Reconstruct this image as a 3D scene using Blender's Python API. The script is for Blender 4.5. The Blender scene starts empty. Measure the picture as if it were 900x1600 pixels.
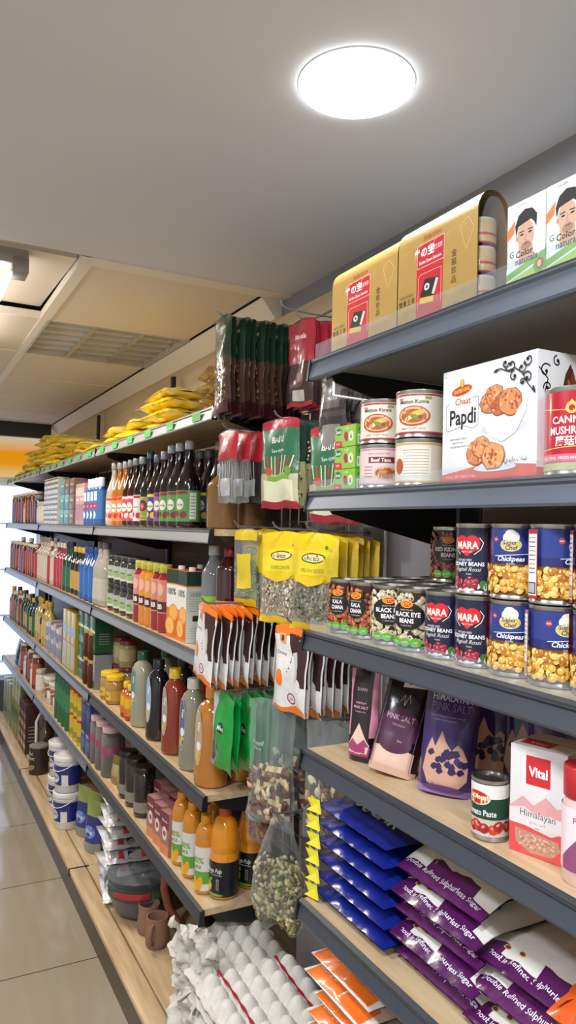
import bpy, bmesh, math, random
from mathutils import Vector, Matrix, noise
PI = math.pi; R = math.radians
scn = bpy.context.scene; COL = scn.collection
CH = 1.73                                   # eye height of the photographer
# ------------------------------------------------------------------ camera
F = 1155.0
YAW, PITCH, ROLL = 27.8, 1.25, -1.3
cam_d = bpy.data.cameras.new('camera'); cam = bpy.data.objects.new('camera', cam_d); COL.objects.link(cam)
cam_d.sensor_fit = 'VERTICAL'; cam_d.sensor_height = 36.0; cam_d.lens = 36.0*F/1600.0
cam_d.clip_start = 0.02; cam_d.clip_end = 60
rotm = Matrix.Rotation(R(-YAW), 3, 'Z') @ Matrix.Rotation(R(90+PITCH), 3, 'X') @ Matrix.Rotation(R(-ROLL), 3, 'Z')
cam.matrix_world = Matrix.Translation((0, 0, CH)) @ rotm.to_4x4()
scn.camera = cam
def at(u, v, X):
    """where the sight line through a place in the photo meets the upright plane X: (Y, z)"""
    d = rotm @ Vector(((u-450)/F, -(v-800)/F, -1)); t = X/d.x
    return d.y*t, CH+d.z*t
def yat(u, v, X): return at(u, v, X)[0]
def onz(u, v, z):
    d = rotm @ Vector(((u-450)/F, -(v-800)/F, -1)); t = (z-CH)/d.z
    return d.x*t, d.y*t
# ------------------------------------------------------------------ colour and materials
def lin(h):
    if not isinstance(h, str): return tuple(h)
    h = h.lstrip('#'); h = h if len(h) == 6 else ''.join(ch*2 for ch in h); c = [int(h[i:i+2], 16)/255 for i in (0, 2, 4)]
    return tuple((x/12.92 if x <= .04045 else ((x+.055)/1.055)**2.4) for x in c)
MAT = {}
def nodes(name):
    m = bpy.data.materials.new(name); m.use_nodes = True; MAT[name] = m
    nt = m.node_tree; nt.nodes.clear(); out = nt.nodes.new('ShaderNodeOutputMaterial')
    return m, nt, nt.nodes, nt.links, out
def vmat(name, rough=.5, metal=0., coat=0., bump=0., bscale=60., var=.06, trans=0., alpha=None, gz=.6):
    m, nt, N, L, out = nodes(name)
    a = N.new('ShaderNodeAttribute'); a.attribute_name = 'Col'
    no = N.new('ShaderNodeTexNoise'); no.inputs['Scale'].default_value = 35
    tc = N.new('ShaderNodeTexCoord'); L.new(tc.outputs['Object'], no.inputs['Vector'])
    mr = N.new('ShaderNodeMapRange'); mr.inputs[3].default_value = 1-var; mr.inputs[4].default_value = 1+var
    L.new(no.outputs['Fac'], mr.inputs[0])
    mx = N.new('ShaderNodeVectorMath'); mx.operation = 'SCALE'
    L.new(a.outputs['Color'], mx.inputs[0]); L.new(mr.outputs[0], mx.inputs['Scale'])
    b = N.new('ShaderNodeBsdfPrincipled'); L.new(mx.outputs[0], b.inputs['Base Color'])
    b.inputs['Roughness'].default_value = rough; b.inputs['Metallic'].default_value = metal
    b.inputs['Coat Weight'].default_value = coat; b.inputs['Coat Roughness'].default_value = .08
    b.inputs['Transmission Weight'].default_value = trans
    if bump:
        n2 = N.new('ShaderNodeTexNoise'); n2.inputs['Scale'].default_value = bscale; L.new(tc.outputs['Object'], n2.inputs['Vector'])
        bp = N.new('ShaderNodeBump'); bp.inputs['Strength'].default_value = bump; bp.inputs['Distance'].default_value = .004
        L.new(n2.outputs['Fac'], bp.inputs['Height']); L.new(bp.outputs[0], b.inputs['Normal'])
    if alpha is not None:                     # thin clear film or glass: see-through with fresnel sheen
        tr = N.new('ShaderNodeBsdfTransparent'); ms = N.new('ShaderNodeMixShader')
        L.new(mx.outputs[0], tr.inputs[0])
        lw = N.new('ShaderNodeLayerWeight'); lw.inputs[0].default_value = .25
        m2 = N.new('ShaderNodeMapRange'); m2.inputs[3].default_value = alpha; m2.inputs[4].default_value = min(1, alpha+gz)
        L.new(lw.outputs['Facing'], m2.inputs[0]); L.new(m2.outputs[0], ms.inputs[0])
        L.new(tr.outputs[0], ms.inputs[1]); L.new(b.outputs[0], ms.inputs[2]); L.new(ms.outputs[0], out.inputs[0])
    else: L.new(b.outputs[0], out.inputs[0])
    return m
vmat('paper', .5, coat=.1); vmat('card', .42, coat=.25)
vmat('film', .27, coat=.4, bump=.6, bscale=34); vmat('label', .33, coat=.35)
vmat('tin', .28, metal=.95, bump=.02); vmat('plastic', .38, coat=.1); vmat('bottle', .12, coat=.8, var=.1)
vmat('matte', .8); vmat('foil', .27, metal=.55, bump=.7, bscale=45); vmat('goldcard', .33, metal=.35, coat=.3, bump=.08, bscale=12)
vmat('pulp', .95, bump=.5, bscale=160, var=.08); vmat('food', .5, coat=.2, var=.25); vmat('clay', .8, bump=.2)
vmat('clear', .15, alpha=.03, gz=.22); vmat('clearbag', .16, alpha=.035, gz=.42, bump=1., bscale=26); vmat('liquid', .1, alpha=.62)
vmat('glass', .05, alpha=.16); vmat('steel', .32, metal=.75, var=.1); vmat('paint', .35, metal=.25, var=.05)
def emat(name, col, s):
    m, nt, N, L, out = nodes(name); e = N.new('ShaderNodeEmission')
    e.inputs[0].default_value = (*lin(col), 1); e.inputs[1].default_value = s; L.new(e.outputs[0], out.inputs[0]); return m
def woodmat(name, c1, c2, axis='Y', rough=.4, sc=1.):
    m, nt, N, L, out = nodes(name); tc = N.new('ShaderNodeTexCoord'); mp = N.new('ShaderNodeMapping')
    mp.inputs['Scale'].default_value = (14*sc, 1.1*sc, 14*sc) if axis == 'Y' else (14*sc, 14*sc, 1.1*sc)
    n = N.new('ShaderNodeTexNoise'); n.inputs['Scale'].default_value = 3; n.inputs['Detail'].default_value = 6
    r = N.new('ShaderNodeValToRGB'); r.color_ramp.elements[0].color = (*lin(c1), 1); r.color_ramp.elements[1].color = (*lin(c2), 1)
    r.color_ramp.elements[0].position = .3; r.color_ramp.elements[1].position = .7
    b = N.new('ShaderNodeBsdfPrincipled'); b.inputs['Roughness'].default_value = rough
    L.new(tc.outputs['Object'], mp.inputs[0]); L.new(mp.outputs[0], n.inputs['Vector']); L.new(n.outputs['Fac'], r.inputs[0])
    L.new(r.outputs[0], b.inputs['Base Color']); L.new(b.outputs[0], out.inputs[0]); return m
woodmat('wood_board', '#b89a70', '#d9c29a'); woodmat('wood_wall', '#c2ab86', '#d8c5a2', 'Y', .5, .5); woodmat('wood_dark', '#4a3f33', '#6a5a48', 'Y', .5)
# ------------------------------------------------------------------ mesh builder
class MB:
    def __init__(s): s.v = []; s.f = []; s.c = []
    def add(s, vs, fs, col):
        n = len(s.v); s.v += [tuple(p) for p in vs]; s.f += [tuple(i+n for i in f) for f in fs]
        if isinstance(col, list): s.c += col
        else: s.c += [lin(col)]*len(fs)
        return s
    def box(s, x0, y0, z0, x1, y1, z1, col, M=None):
        vs = [Vector(p) for p in ((x0,y0,z0),(x1,y0,z0),(x1,y1,z0),(x0,y1,z0),(x0,y0,z1),(x1,y0,z1),(x1,y1,z1),(x0,y1,z1))]
        if M: vs = [M @ p for p in vs]
        return s.add(vs, [(0,3,2,1),(4,5,6,7),(0,1,5,4),(1,2,6,5),(2,3,7,6),(3,0,4,7)], col)
    def rbox(s, x0, y0, z0, x1, y1, z1, r, col, M=None):          # box with softened edges
        bm = bmesh.new(); bmesh.ops.create_cube(bm, size=1)
        for v in bm.verts: v.co = Vector((x0+(v.co.x+.5)*(x1-x0), y0+(v.co.y+.5)*(y1-y0), z0+(v.co.z+.5)*(z1-z0)))
        bmesh.ops.bevel(bm, geom=bm.edges[:], offset=r, segments=2, affect='EDGES', profile=.5)
        if M: bm.transform(M)
        bm.verts.index_update(); s.add([v.co for v in bm.verts], [[v.index for v in f.verts] for f in bm.faces], col); bm.free(); return s
    def prism(s, pts, a, b, col, axis='Y', M=None):                # outline extruded along an axis
        n = len(pts); A = {'Y': lambda p, q: (p[0], q, p[1]), 'X': lambda p, q: (q, p[0], p[1]), 'Z': lambda p, q: (p[0], p[1], q)}[axis]
        vs = [Vector(A(p, a)) for p in pts]+[Vector(A(p, b)) for p in pts]
        if M: vs = [M @ p for p in vs]
        return s.add(vs, [tuple(range(n)), tuple(range(2*n-1, n-1, -1))]+[(i, (i+1) % n, n+(i+1) % n, n+i) for i in range(n)], col)
    def lathe(s, prof, col, n=24, cx=0, cy=0, sx=1, sy=1, caps=True):   # prof: (r, z[, colour])
        vs = []; fs = []; cs = []; cur = lin(col)
        for p in prof:
            for i in range(n): a = 2*PI*i/n; vs.append((cx+p[0]*sx*math.cos(a), cy+p[0]*sy*math.sin(a), p[1]))
        for k in range(len(prof)-1):
            if len(prof[k]) > 2: cur = lin(prof[k][2])
            for i in range(n): j = (i+1) % n; fs.append((k*n+i, k*n+j, k*n+n+j, k*n+n+i)); cs.append(cur)
        if caps:
            fs.append(tuple(range(n-1, -1, -1))); cs.append(lin(prof[0][2] if len(prof[0]) > 2 else col))
            m = (len(prof)-1)*n; fs.append(tuple(range(m, m+n))); cs.append(cur)
        return s.add(vs, fs, cs)
    def tube(s, pts, r, col, n=6):
        pts = [Vector(p) for p in pts]; vs = []; fs = []; up = None
        for i, p in enumerate(pts):
            d = (pts[min(i+1, len(pts)-1)]-pts[max(i-1, 0)]).normalized()
            if up is None: up = d.orthogonal().normalized()
            up = (up-d*up.dot(d)).normalized(); w = d.cross(up)
            for k in range(n): a = 2*PI*k/n; vs.append(p+(up*math.cos(a)+w*math.sin(a))*r)
        for i in range(len(pts)-1):
            for k in range(n): j = (k+1) % n; fs.append((i*n+k, i*n+j, i*n+n+j, i*n+n+k))
        fs += [tuple(range(n-1, -1, -1)), tuple(range(len(vs)-n, len(vs)))]
        return s.add(vs, fs, col)
    def ball(s, c, rx, ry, rz, col, M=None, nu=8, nv=6):
        vs = []; fs = []
        for j in range(nv+1):
            t = PI*j/nv
            for i in range(nu):
                a = 2*PI*i/nu; p = Vector((rx*math.sin(t)*math.cos(a), ry*math.sin(t)*math.sin(a), rz*math.cos(t)))
                vs.append((M @ p if M else p)+Vector(c))
        for j in range(nv):
            for i in range(nu): k = (i+1) % nu; fs.append((j*nu+i, j*nu+nu+i, j*nu+nu+k, j*nu+k))
        return s.add(vs, fs, col)
    def grid(s, fn, nu, nv, cf, wrap=False):                       # fn(i/nu, j/nv) -> point ; cf(u, v) -> colour
        vs = [fn(i/nu, j/nv) for j in range(nv+1) for i in range(nu+1)]; fs = []; cs = []
        for j in range(nv):
            for i in range(nu):
                a = j*(nu+1)+i; fs.append((a, a+1, a+nu+2, a+nu+1)); cs.append(lin(cf((i+.5)/nu, (j+.5)/nv)) if callable(cf) else lin(cf))
        return s.add(vs, fs, cs)
    def mesh(s, name, smooth=32, mats=('paper',)):
        me = bpy.data.meshes.new(name); me.from_pydata(s.v, [], s.f)
        at_ = me.color_attributes.new('Col', 'FLOAT_COLOR', 'CORNER'); buf = []
        for p, c in zip(me.polygons, s.c): buf += [c[0], c[1], c[2], 1.0]*p.loop_total
        at_.data.foreach_set('color', buf)
        if smooth:
            me.shade_smooth(); me.set_sharp_from_angle(angle=R(smooth))
        for m in mats: me.materials.append(MAT[m])
        me.validate(); return me
# ------------------------------------------------------------------ printed artwork mapped onto a surface
_tx = {}
def textmesh(s, bold, shear):
    k = (s, bold, shear)
    if k not in _tx:
        cu = bpy.data.curves.new('t', 'FONT'); cu.body = s; cu.resolution_u = 2; cu.offset = bold; cu.shear = shear
        cu.align_x = 'CENTER'
        ob = bpy.data.objects.new('t', cu); COL.objects.link(ob); bpy.context.view_layer.update()
        me = ob.to_mesh(); vs = [tuple(v.co[:2]) for v in me.vertices]; fs = [tuple(p.vertices) for p in me.polygons]; ob.to_mesh_clear()
        bpy.data.objects.remove(ob); bpy.data.curves.remove(cu)
        if not vs: vs = [(0, 0), (.1, 0), (.1, .1)]; fs = [(0, 1, 2)]
        _tx[k] = (vs, fs)
    return _tx[k]
class Art:
    def __init__(s): s.v = []; s.f = []; s.c = []; s.l = 0.0002
    def sh(s, pts, col, faces=None):
        n = len(s.v); s.l += 1e-5; s.v += [(p[0], p[1], s.l) for p in pts]
        faces = faces or [tuple(range(len(pts)))]; s.f += [tuple(i+n for i in f) for f in faces]; s.c += [lin(col)]*len(faces); return s
    def rect(s, x0, y0, x1, y1, col): return s.sh([(x0,y0),(x1,y0),(x1,y1),(x0,y1)], col)
    def ell(s, cx, cy, rx, ry, col, rot=0, n=20, a0=0, a1=360):
        c, q = math.cos(R(rot)), math.sin(R(rot)); pts = []
        for i in range(n if a1-a0 >= 360 else n+1):
            a = R(a0+(a1-a0)*i/n); x, y = rx*math.cos(a), ry*math.sin(a); pts.append((cx+x*c-y*q, cy+x*q+y*c))
        return s.sh(pts, col)
    def line(s, pts, w, col):
        for (x0, y0), (x1, y1) in zip(pts, pts[1:]):
            d = math.hypot(x1-x0, y1-y0) or 1; nx, ny = -(y1-y0)/d*w/2, (x1-x0)/d*w/2
            s.sh([(x0-nx,y0-ny),(x1-nx,y1-ny),(x1+nx,y1+ny),(x0+nx,y0+ny)], col); s.l -= 1e-5
        s.l += 1e-5; return s
    def text(s, t, cx, cy, h, col, w=None, bold=.0, shear=0, rot=0):
        vs, fs = textmesh(t, bold, shear); xs = [p[0] for p in vs]; ys = [p[1] for p in vs]
        x0, x1, y0, y1 = min(xs), max(xs), min(ys), max(ys); k = h/.7; kx = k
        if w and (x1-x0) > 1e-6: kx = w/(x1-x0)
        c, q = math.cos(R(rot)), math.sin(R(rot)); P = []
        for x, y in vs: a, b = (x-(x0+x1)/2)*kx, (y-.35)*k; P.append((cx+a*c-b*q, cy+a*q+b*c))
        return s.sh(P, col, fs)
    def beans(s, x0, y0, x1, y1, rx, ry, cols, n, seed=1, shine=None):
        g = random.Random(seed)
        for i in range(n):
            x, y, a = g.uniform(x0+rx, x1-rx), g.uniform(y0+ry, y1-ry), g.uniform(0, 180); c = g.choice(cols)
            s.ell(x, y, rx, ry, c, a, 9); s.l -= .4e-5
            if shine: s.ell(x-rx*.15, y+ry*.3, rx*.45, ry*.3, shine, a, 6); s.l -= .6e-5
        return s
    def put(s, mb, fn, sx=None, sy=None):
        bm = bmesh.new(); L = bm.faces.layers.int.new('ci')
        vs = [bm.verts.new(p) for p in s.v]
        for i, f in enumerate(s.f):
            try: fc = bm.faces.new([vs[j] for j in f]); fc[L] = i
            except ValueError: pass
        for ax, st in ((0, sx), (1, sy)):
            if not st or not s.v: continue
            lo = min(p[ax] for p in s.v); hi = max(p[ax] for p in s.v); k = math.floor(lo/st)+1
            while k*st < hi:
                co = [0, 0, 0]; no = [0, 0, 0]; co[ax] = k*st; no[ax] = 1
                bmesh.ops.bisect_plane(bm, geom=bm.verts[:]+bm.edges[:]+bm.faces[:], plane_co=co, plane_no=no, dist=1e-7); k += 1
        bm.verts.index_update()
        mb.add([fn(v.co.x, v.co.y, v.co.z) for v in bm.verts], [[v.index for v in f.verts] for f in bm.faces], [s.c[f[L]] for f in bm.faces]); bm.free(); return mb
def onflat(d, z0=0, x0=0): return lambda x, y, o: (x+x0, -d/2-o, y+z0)
def onside(w, z0=0): return lambda x, y, o: (w/2+o, x, y+z0)      # the right-hand side face, x runs front to back
def oncyl(r, z0=0): return lambda x, y, o: ((r+o)*math.sin(x/r), -(r+o)*math.cos(x/r), y+z0)
# ------------------------------------------------------------------ objects
def empty(name, loc=(0, 0, 0), rot=(0, 0, 0)):
    o = bpy.data.objects.new(name, None); COL.objects.link(o); o.location = loc; o.rotation_euler = rot; o.empty_display_size = .05; return o
def mobj(name, me, parent=None, loc=(0, 0, 0), rot=(0, 0, 0)):
    o = bpy.data.objects.new(name, me); COL.objects.link(o); o.parent = parent; o.location = loc; o.rotation_euler = rot; return o
def tag(o, label, cat, group=None, kind=None):
    o['label'] = label; o['category'] = cat
    if group: o['group'] = group
    if kind: o['kind'] = kind
    return o
def structure(name, mb, mats, smooth=0, parent=None):
    o = mobj(name, mb.mesh(name, smooth, mats), parent)
    if not parent: o['kind'] = 'structure'
    return o
KIND = {}                                                          # kind -> (name, category, [(part, mesh, parent part index or None)])
def kind(key, name, cat, parts): KIND[key] = (name, cat, parts)
def part(pname, mb, mat, sub=None, smooth=32): return (pname, mb.mesh(pname, smooth, (mat,)), sub)
EPS = .0006; VAR = {}
def place(key, x, y, z, label, group=None, a=0, tilt=(0, 0), name=None, cat=None, s=1.0):
    """copies one finished thing with all its parts; a turns its face from the aisle towards the entrance side"""
    nm, ct, parts = KIND[key]
    if a and tilt == (0, 0):                                       # turn the meshes themselves, so the thing stays square to the shelf
        a = int(round(a/4.)*4); vk = (key, a)
        if a and vk not in VAR:
            q = []
            for pn, me, sub in parts: m2 = me.copy(); m2.transform(Matrix.Rotation(R(a), 4, 'Z')); q.append((pn, m2, sub))
            VAR[vk] = (nm, ct, q)
        if a: parts = VAR[vk][2]; a = 0
    if len(parts) == 1:
        o = mobj(name or nm, parts[0][1], None, (x, y, z+EPS))
    else:
        o = empty(name or nm, (x, y, z+EPS)); made = []
        for pn, me, sub in parts: made.append(mobj(pn, me, made[sub] if sub is not None else o))
    o.rotation_euler = (R(tilt[0]), R(tilt[1]), R(-90+a)); o.scale = (s, s, s)
    return tag(o, label, cat or ct, group)
ORD = ['nearest', 'second', 'third', 'fourth', 'fifth', 'sixth', 'seventh', 'eighth', 'ninth', 'tenth', 'eleventh', 'twelfth', 'thirteenth', 'fourteenth', 'fifteenth', 'sixteenth']
LVL = ['lowest', 'second from bottom', 'third from bottom', 'fourth from bottom', 'fifth from bottom', 'sixth from bottom', 'seventh from bottom', 'eighth from bottom', 'ninth from bottom', 'topmost']
# ------------------------------------------------------------------ room shell
XW = 1.26; ZC = CH+.86; YS = 2.40                                # right wall, ceiling height, soffit edge
XL, YB, YF = -1.9, -2.2, 7.5
def plainmat(name, col, rough, bump=0., sc=30, var=.03):
    m, nt, N, L, out = nodes(name); tc = N.new('ShaderNodeTexCoord'); n = N.new('ShaderNodeTexNoise'); n.inputs['Scale'].default_value = sc; n.inputs['Detail'].default_value = 5
    mr = N.new('ShaderNodeMapRange'); mr.inputs[3].default_value = 1-var; mr.inputs[4].default_value = 1+var
    v = N.new('ShaderNodeVectorMath'); v.operation = 'SCALE'; v.inputs[0].default_value = lin(col)
    b = N.new('ShaderNodeBsdfPrincipled'); b.inputs['Roughness'].default_value = rough
    L.new(tc.outputs['Object'], n.inputs['Vector']); L.new(n.outputs['Fac'], mr.inputs[0]); L.new(mr.outputs[0], v.inputs['Scale']); L.new(v.outputs[0], b.inputs['Base Color'])
    if bump:
        bp = N.new('ShaderNodeBump'); bp.inputs['Strength'].default_value = bump; bp.inputs['Distance'].default_value = .002
        L.new(n.outputs['Fac'], bp.inputs['Height']); L.new(bp.outputs[0], b.inputs['Normal'])
    L.new(b.outputs[0], out.inputs[0]); return m
plainmat('soffit_paint', '#dfe3ea', .75, .05, 3); plainmat('tile_paint', '#e6dacb', .8, .25, 240); plainmat('white_trim', '#efe8dc', .6)
plainmat('grey_board', '#8d8c88', .4); plainmat('wall_paint', '#d3d0ca', .7); plainmat('grey_metal', '#8f8a8c', .42); plainmat('dark_band', '#3c3a3a', .6)
def floor_mat():
    m, nt, N, L, out = nodes('floor_tile'); tc = N.new('ShaderNodeTexCoord'); sp = N.new('ShaderNodeSeparateXYZ'); L.new(tc.outputs['Object'], sp.inputs[0])
    def joint(sock, off):
        a = N.new('ShaderNodeMath'); a.operation = 'ADD'; a.inputs[1].default_value = off; L.new(sock, a.inputs[0])
        d = N.new('ShaderNodeMath'); d.operation = 'MODULO'; d.inputs[1].default_value = .74; L.new(a.outputs[0], d.inputs[0])
        l = N.new('ShaderNodeMath'); l.operation = 'LESS_THAN'; l.inputs[1].default_value = .006; L.new(d.outputs[0], l.inputs[0]); return l.outputs[0]
    mx = N.new('ShaderNodeMath'); mx.operation = 'MAXIMUM'; L.new(joint(sp.outputs['Y'], 7.4-2.98), mx.inputs[0]); L.new(joint(sp.outputs['X'], 7.4-.12), mx.inputs[1])
    n = N.new('ShaderNodeTexNoise'); n.inputs['Scale'].default_value = 2.5; n.inputs['Detail'].default_value = 8; L.new(tc.outputs['Object'], n.inputs['Vector'])
    r = N.new('ShaderNodeValToRGB'); r.color_ramp.elements[0].color = (*lin('#968a75'), 1); r.color_ramp.elements[1].color = (*lin('#a69b86'), 1); L.new(n.outputs['Fac'], r.inputs[0])
    mi = N.new('ShaderNodeMix'); mi.data_type = 'RGBA'; L.new(mx.outputs[0], mi.inputs[0]); L.new(r.outputs[0], mi.inputs[6]); mi.inputs[7].default_value = (*lin('#4a4034'), 1)
    b = N.new('ShaderNodeBsdfPrincipled'); b.inputs['Roughness'].default_value = .12; b.inputs['Coat Weight'].default_value = .3; L.new(mi.outputs[2], b.inputs['Base Color']); L.new(b.outputs[0], out.inputs[0])
floor_mat()
structure('floor', MB().box(XL, YB, -.05, XW+.1, YF+.1, 0, '#ffffff'), ('floor_tile',))
plainmat('wall_grey', '#8b8c90', .75); structure('wall_right', MB().box(XW, YB, 0, XW+.1, YF, ZC+.1, '#ffffff'), ('wall_grey',))
structure('trim_wood_cladding', MB().box(XW-.012, 2.07, CH+.34, XW, YF-.3, ZC-.07, '#ffffff'), ('wood_wall',))
structure('wall_left', MB().box(XL-.1, YB, 0, XL, YF, ZC+.1, '#ffffff'), ('wall_paint',))
structure('wall_back', MB().box(XL, YB-.1, 0, XW, YB, ZC+.1, '#ffffff'), ('wall_paint',))
structure('wall_far', MB().box(XL, YF, 0, XW+.1, YF+.1, ZC+.1, '#ffffff'), ('wall_paint',))
structure('ceiling', MB().box(XL, YB, ZC, XW, YS, ZC+.1, '#ffffff'), ('soffit_paint',))
structure('trim_soffit', MB().box(.53, YS-.004, ZC-.004, XW, YS+.07, ZC+.1, '#ffffff').box(XL, YS-.004, ZC+.0, .53, YS+.004, ZC+.16, '#fff'), ('white_trim',))
# suspended ceiling beyond the soffit: lay-in tiles between bars
rows = [YS+.075, 3.235, 3.925, 4.61, 5.30, 5.99, 6.68, YF]
cols_ = [XW-.09, .53, -.10, -.73, -1.36, XL]
bars = MB()
for y in rows[1:-1]: bars.box(XL, y-.004, ZC-.001, XW-.09, y+.004, ZC+.03, '#8f857a')
bars.box(.505, YS, ZC-.003, .545, YF, ZC+.03, '#fff')
for x in cols_[2:-1]: bars.box(x-.012, YS, ZC-.002, x+.012, YF, ZC+.03, '#fff')
structure('trim_ceiling_grid', bars, ('white_trim',))
tm = MB()
for i in range(len(rows)-1):
    for j in range(len(cols_)-1):
        if i == 1 and j == 0: continue                           # the troffer sits here
        if i == 0 and j == 1: continue
        tm.box(cols_[j+1]+.004, rows[i]+.004, ZC+.003, cols_[j]-.004, rows[i+1]-.004, ZC+.02, '#ffffff')
structure('ceiling_tiles', tm, ('tile_paint',))
# the tilted loose panel above the tube lamp
lp = MB(); lp.box(-.10, YS+.09, ZC+.015, .50, 3.225, ZC+.035, '#fff', Matrix.Translation((0, 0, 0)) @ Matrix.Translation((.2, 2.4, ZC)) @ Matrix.Rotation(R(2.2), 4, 'X') @ Matrix.Translation((-.2, -2.4, -ZC)))
o = structure('ceiling_panel', lp, ('tile_paint',))
structure('ceiling_void', MB().box(XL, YS, ZC+.16, XW+.1, YF, ZC+.2, '#888'), ('wall_paint',))
# cornice strip on the right wall
structure('trim_cornice', MB().prism([(XW-.001, ZC-.075), (XW-.03, ZC-.075), (XW-.085, ZC-.008), (XW-.085, ZC-.002), (XW-.001, ZC-.002)], YS+.07, YF-.3, '#fff'), ('white_trim',))
# bulkhead and lit orange fascia at the far end
structure('trim_bulkhead', MB().box(XL, 6.72, ZC-.12, XW-.09, 6.80, ZC, '#fff'), ('dark_band',))
def grad_mat():
    m, nt, N, L, out = nodes('orange_fascia'); tc = N.new('ShaderNodeTexCoord'); sp = N.new('ShaderNodeSeparateXYZ'); L.new(tc.outputs['Object'], sp.inputs[0])
    mr = N.new('ShaderNodeMapRange'); mr.inputs[1].default_value = CH+.42; mr.inputs[2].default_value = CH+.84; L.new(sp.outputs['Z'], mr.inputs[0])
    r = N.new('ShaderNodeValToRGB'); cr = r.color_ramp; cr.elements[0].color = (*lin('#e9c98a'), 1); cr.elements[1].color = (*lin('#cfc7bd'), 1)
    for p, c in ((.25, '#f0a020'), (.5, '#f39a10'), (.8, '#d8c4a0')): e = cr.elements.new(p); e.color = (*lin(c), 1)
    L.new(mr.outputs[0], r.inputs[0]); e = N.new('ShaderNodeEmission'); e.inputs[1].default_value = .85; L.new(r.outputs[0], e.inputs[0]); L.new(e.outputs[0], out.inputs[0])
grad_mat(); emat('cold_light', '#cfe0ff', 1.6)
fr = empty('display_fridge', (.55, 7.18, 0))
mobj('fascia', MB().box(-.75, -.05, CH+.42, .68, .25, CH+.84, '#fff').mesh('fascia', 0, ('orange_fascia',)), fr)
mobj('cabinet', MB().box(-.75, .12, .02, .68, .28, CH+.41, '#e8eef8').box(-.75, -.05, .02, -.70, .12, CH+.41, '#9aa4ae').box(.62, -.05, .02, .68, .12, CH+.41, '#9aa4ae').box(-.75, -.05, 0.02, .68, .12, .3, '#6a6f78').mesh('cabinet', 0, ('paint',)), fr)
mobj('lit_liner', MB().box(-.69, .10, .32, .61, .115, CH+.33, '#fff').mesh('lit_liner', 0, ('cold_light',)), fr)
for k in range(4): mobj('wire_rack', MB().box(-.69, -.0, .45+k*.42, .61, .09, .458+k*.42, '#c2d4f4').mesh('wire_rack', 0, ('paint',)), fr)
mobj('door_handle', MB().tube([(-.05, -.09, .8), (-.05, -.09, 1.3)], .012, '#303030').mesh('door_handle', 0, ('plastic',)), fr)
tag(fr, 'lit white upright fridge with orange fascia at the far end of the aisle', 'fridge')
# ------------------------------------------------------------------ lights
emat('lamp_disc', '#fbfdff', 14); emat('tube_glow', '#fff6ea', 9)
def disc_light(x, y, label):
    o = empty('ceiling_light', (x, y, ZC))
    d = MB(); d.lathe([(.1105, -.003), (.111, -.0055), (.109, -.0072), (.001, -.0075)], '#fff', 48); mobj('diffuser', d.mesh('diffuser', 32, ('lamp_disc',)), o)
    d = MB(); d.lathe([(.111, -.0002), (.113, -.0002), (.113, -.002), (.112, -.0028), (.1107, -.0028)], '#f2f2f2', 48, caps=False); mobj('rim', d.mesh('rim', 32, ('plastic',)), o)
    return tag(o, label, 'lamp', None)
disc_light(.757, 1.193, 'glowing white round flush ceiling light above the near shelves')
LIGHTS = [(-.15, .1), (-.75, 1.2), (-.15, -1.2)]
for i, (x, y) in enumerate(LIGHTS): disc_light(x, y, 'round flush ceiling light over the aisle behind the viewer, number %s' % ['one', 'two', 'three'][i])
def area(x, y, z, sx, sy, e, col, rot=(0, 0, 0)):
    l = bpy.data.lights.new('lamp_and_fill_light', 'AREA'); l.shape = 'RECTANGLE'; l.size = sx; l.size_y = sy; l.energy = e; l.color = lin(col)
    o = bpy.data.objects.new('lamp_and_fill_light', l); COL.objects.link(o); o.location = (x, y, z); o.rotation_euler = rot; return o
for x, y in LIGHTS: area(x, y, ZC-.03, .22, .22, 30, '#eff3ff')
area(.765, 1.205, ZC-.03, .22, .22, 9, '#f4f8ff')
# tube fitting hanging from the open ceiling bay
tf = empty('tube_light', (.30, 2.50, ZC-.03))
mobj('housing', MB().rbox(-.30, 0, .0, .05, .07, .05, .006, '#b9b4ac').rbox(.0, -.01, -.03, .05, .08, .02, .004, '#a9a49c').mesh('housing', 32, ('paint',)), tf)
mobj('tube', MB().tube([(-.015, .04, -.035), (-.015, 1.2, -.035)], .016, '#fff', 12).mesh('tube', 40, ('tube_glow',)), tf)
tag(tf, 'glowing fluorescent tube in a grey fitting at the ceiling edge', 'lamp')
area(.25, 3.2, ZC-.09, .1, 1.1, 22, '#fff5ea'); area(-.4, 4.6, ZC-.03, .5, .5, 26, '#fff6ec'); area(-.4, 6.2, ZC-.03, .5, .5, 8, '#fff4e8')  # tube's own light, then two added fill lights with no fitting
# recessed troffer with louvre
tr = empty('recessed_light', (.535, 3.235, ZC)); W, H = XW-.09-.535, .69
tfr = mobj('frame', MB().box(0, 0, -.004, W, .012, .06, '#c8c2ba').box(0, H-.012, -.004, W, H, .06, '#c8c2ba').box(0, .012, -.004, .012, H-.012, .06, '#c8c2ba').box(W-.012, .012, -.004, W, H-.012, .06, '#c8c2ba').mesh('frame', 0, ('paint',)), tr)
mobj('reflector', MB().box(.013, .013, .028, W-.013, H-.013, .034, '#cdc9c2').mesh('reflector', 0, ('paper',)), tr)
for k in range(1, 3): mobj('divider', MB().prism([(k*W/3-.008, 0.0), (k*W/3+.008, 0.0), (k*W/3, .027)], .013, H-.013, '#d6d4d0', 'Y').mesh('divider', 0, ('steel',)), tr)
lv = MB()
for k in range(1, 6): lv.box(.013, k*H/6-.002, .01, W-.013, k*H/6+.002, .027, '#c9c5be')
mobj('louvre', lv.mesh('louvre', 0, ('paper',)), tfr)
tag(tr, 'unlit square recessed louvre light in the tiled ceiling', 'lamp')
w = bpy.data.worlds.new('world'); scn.world = w; w.use_nodes = True
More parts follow.
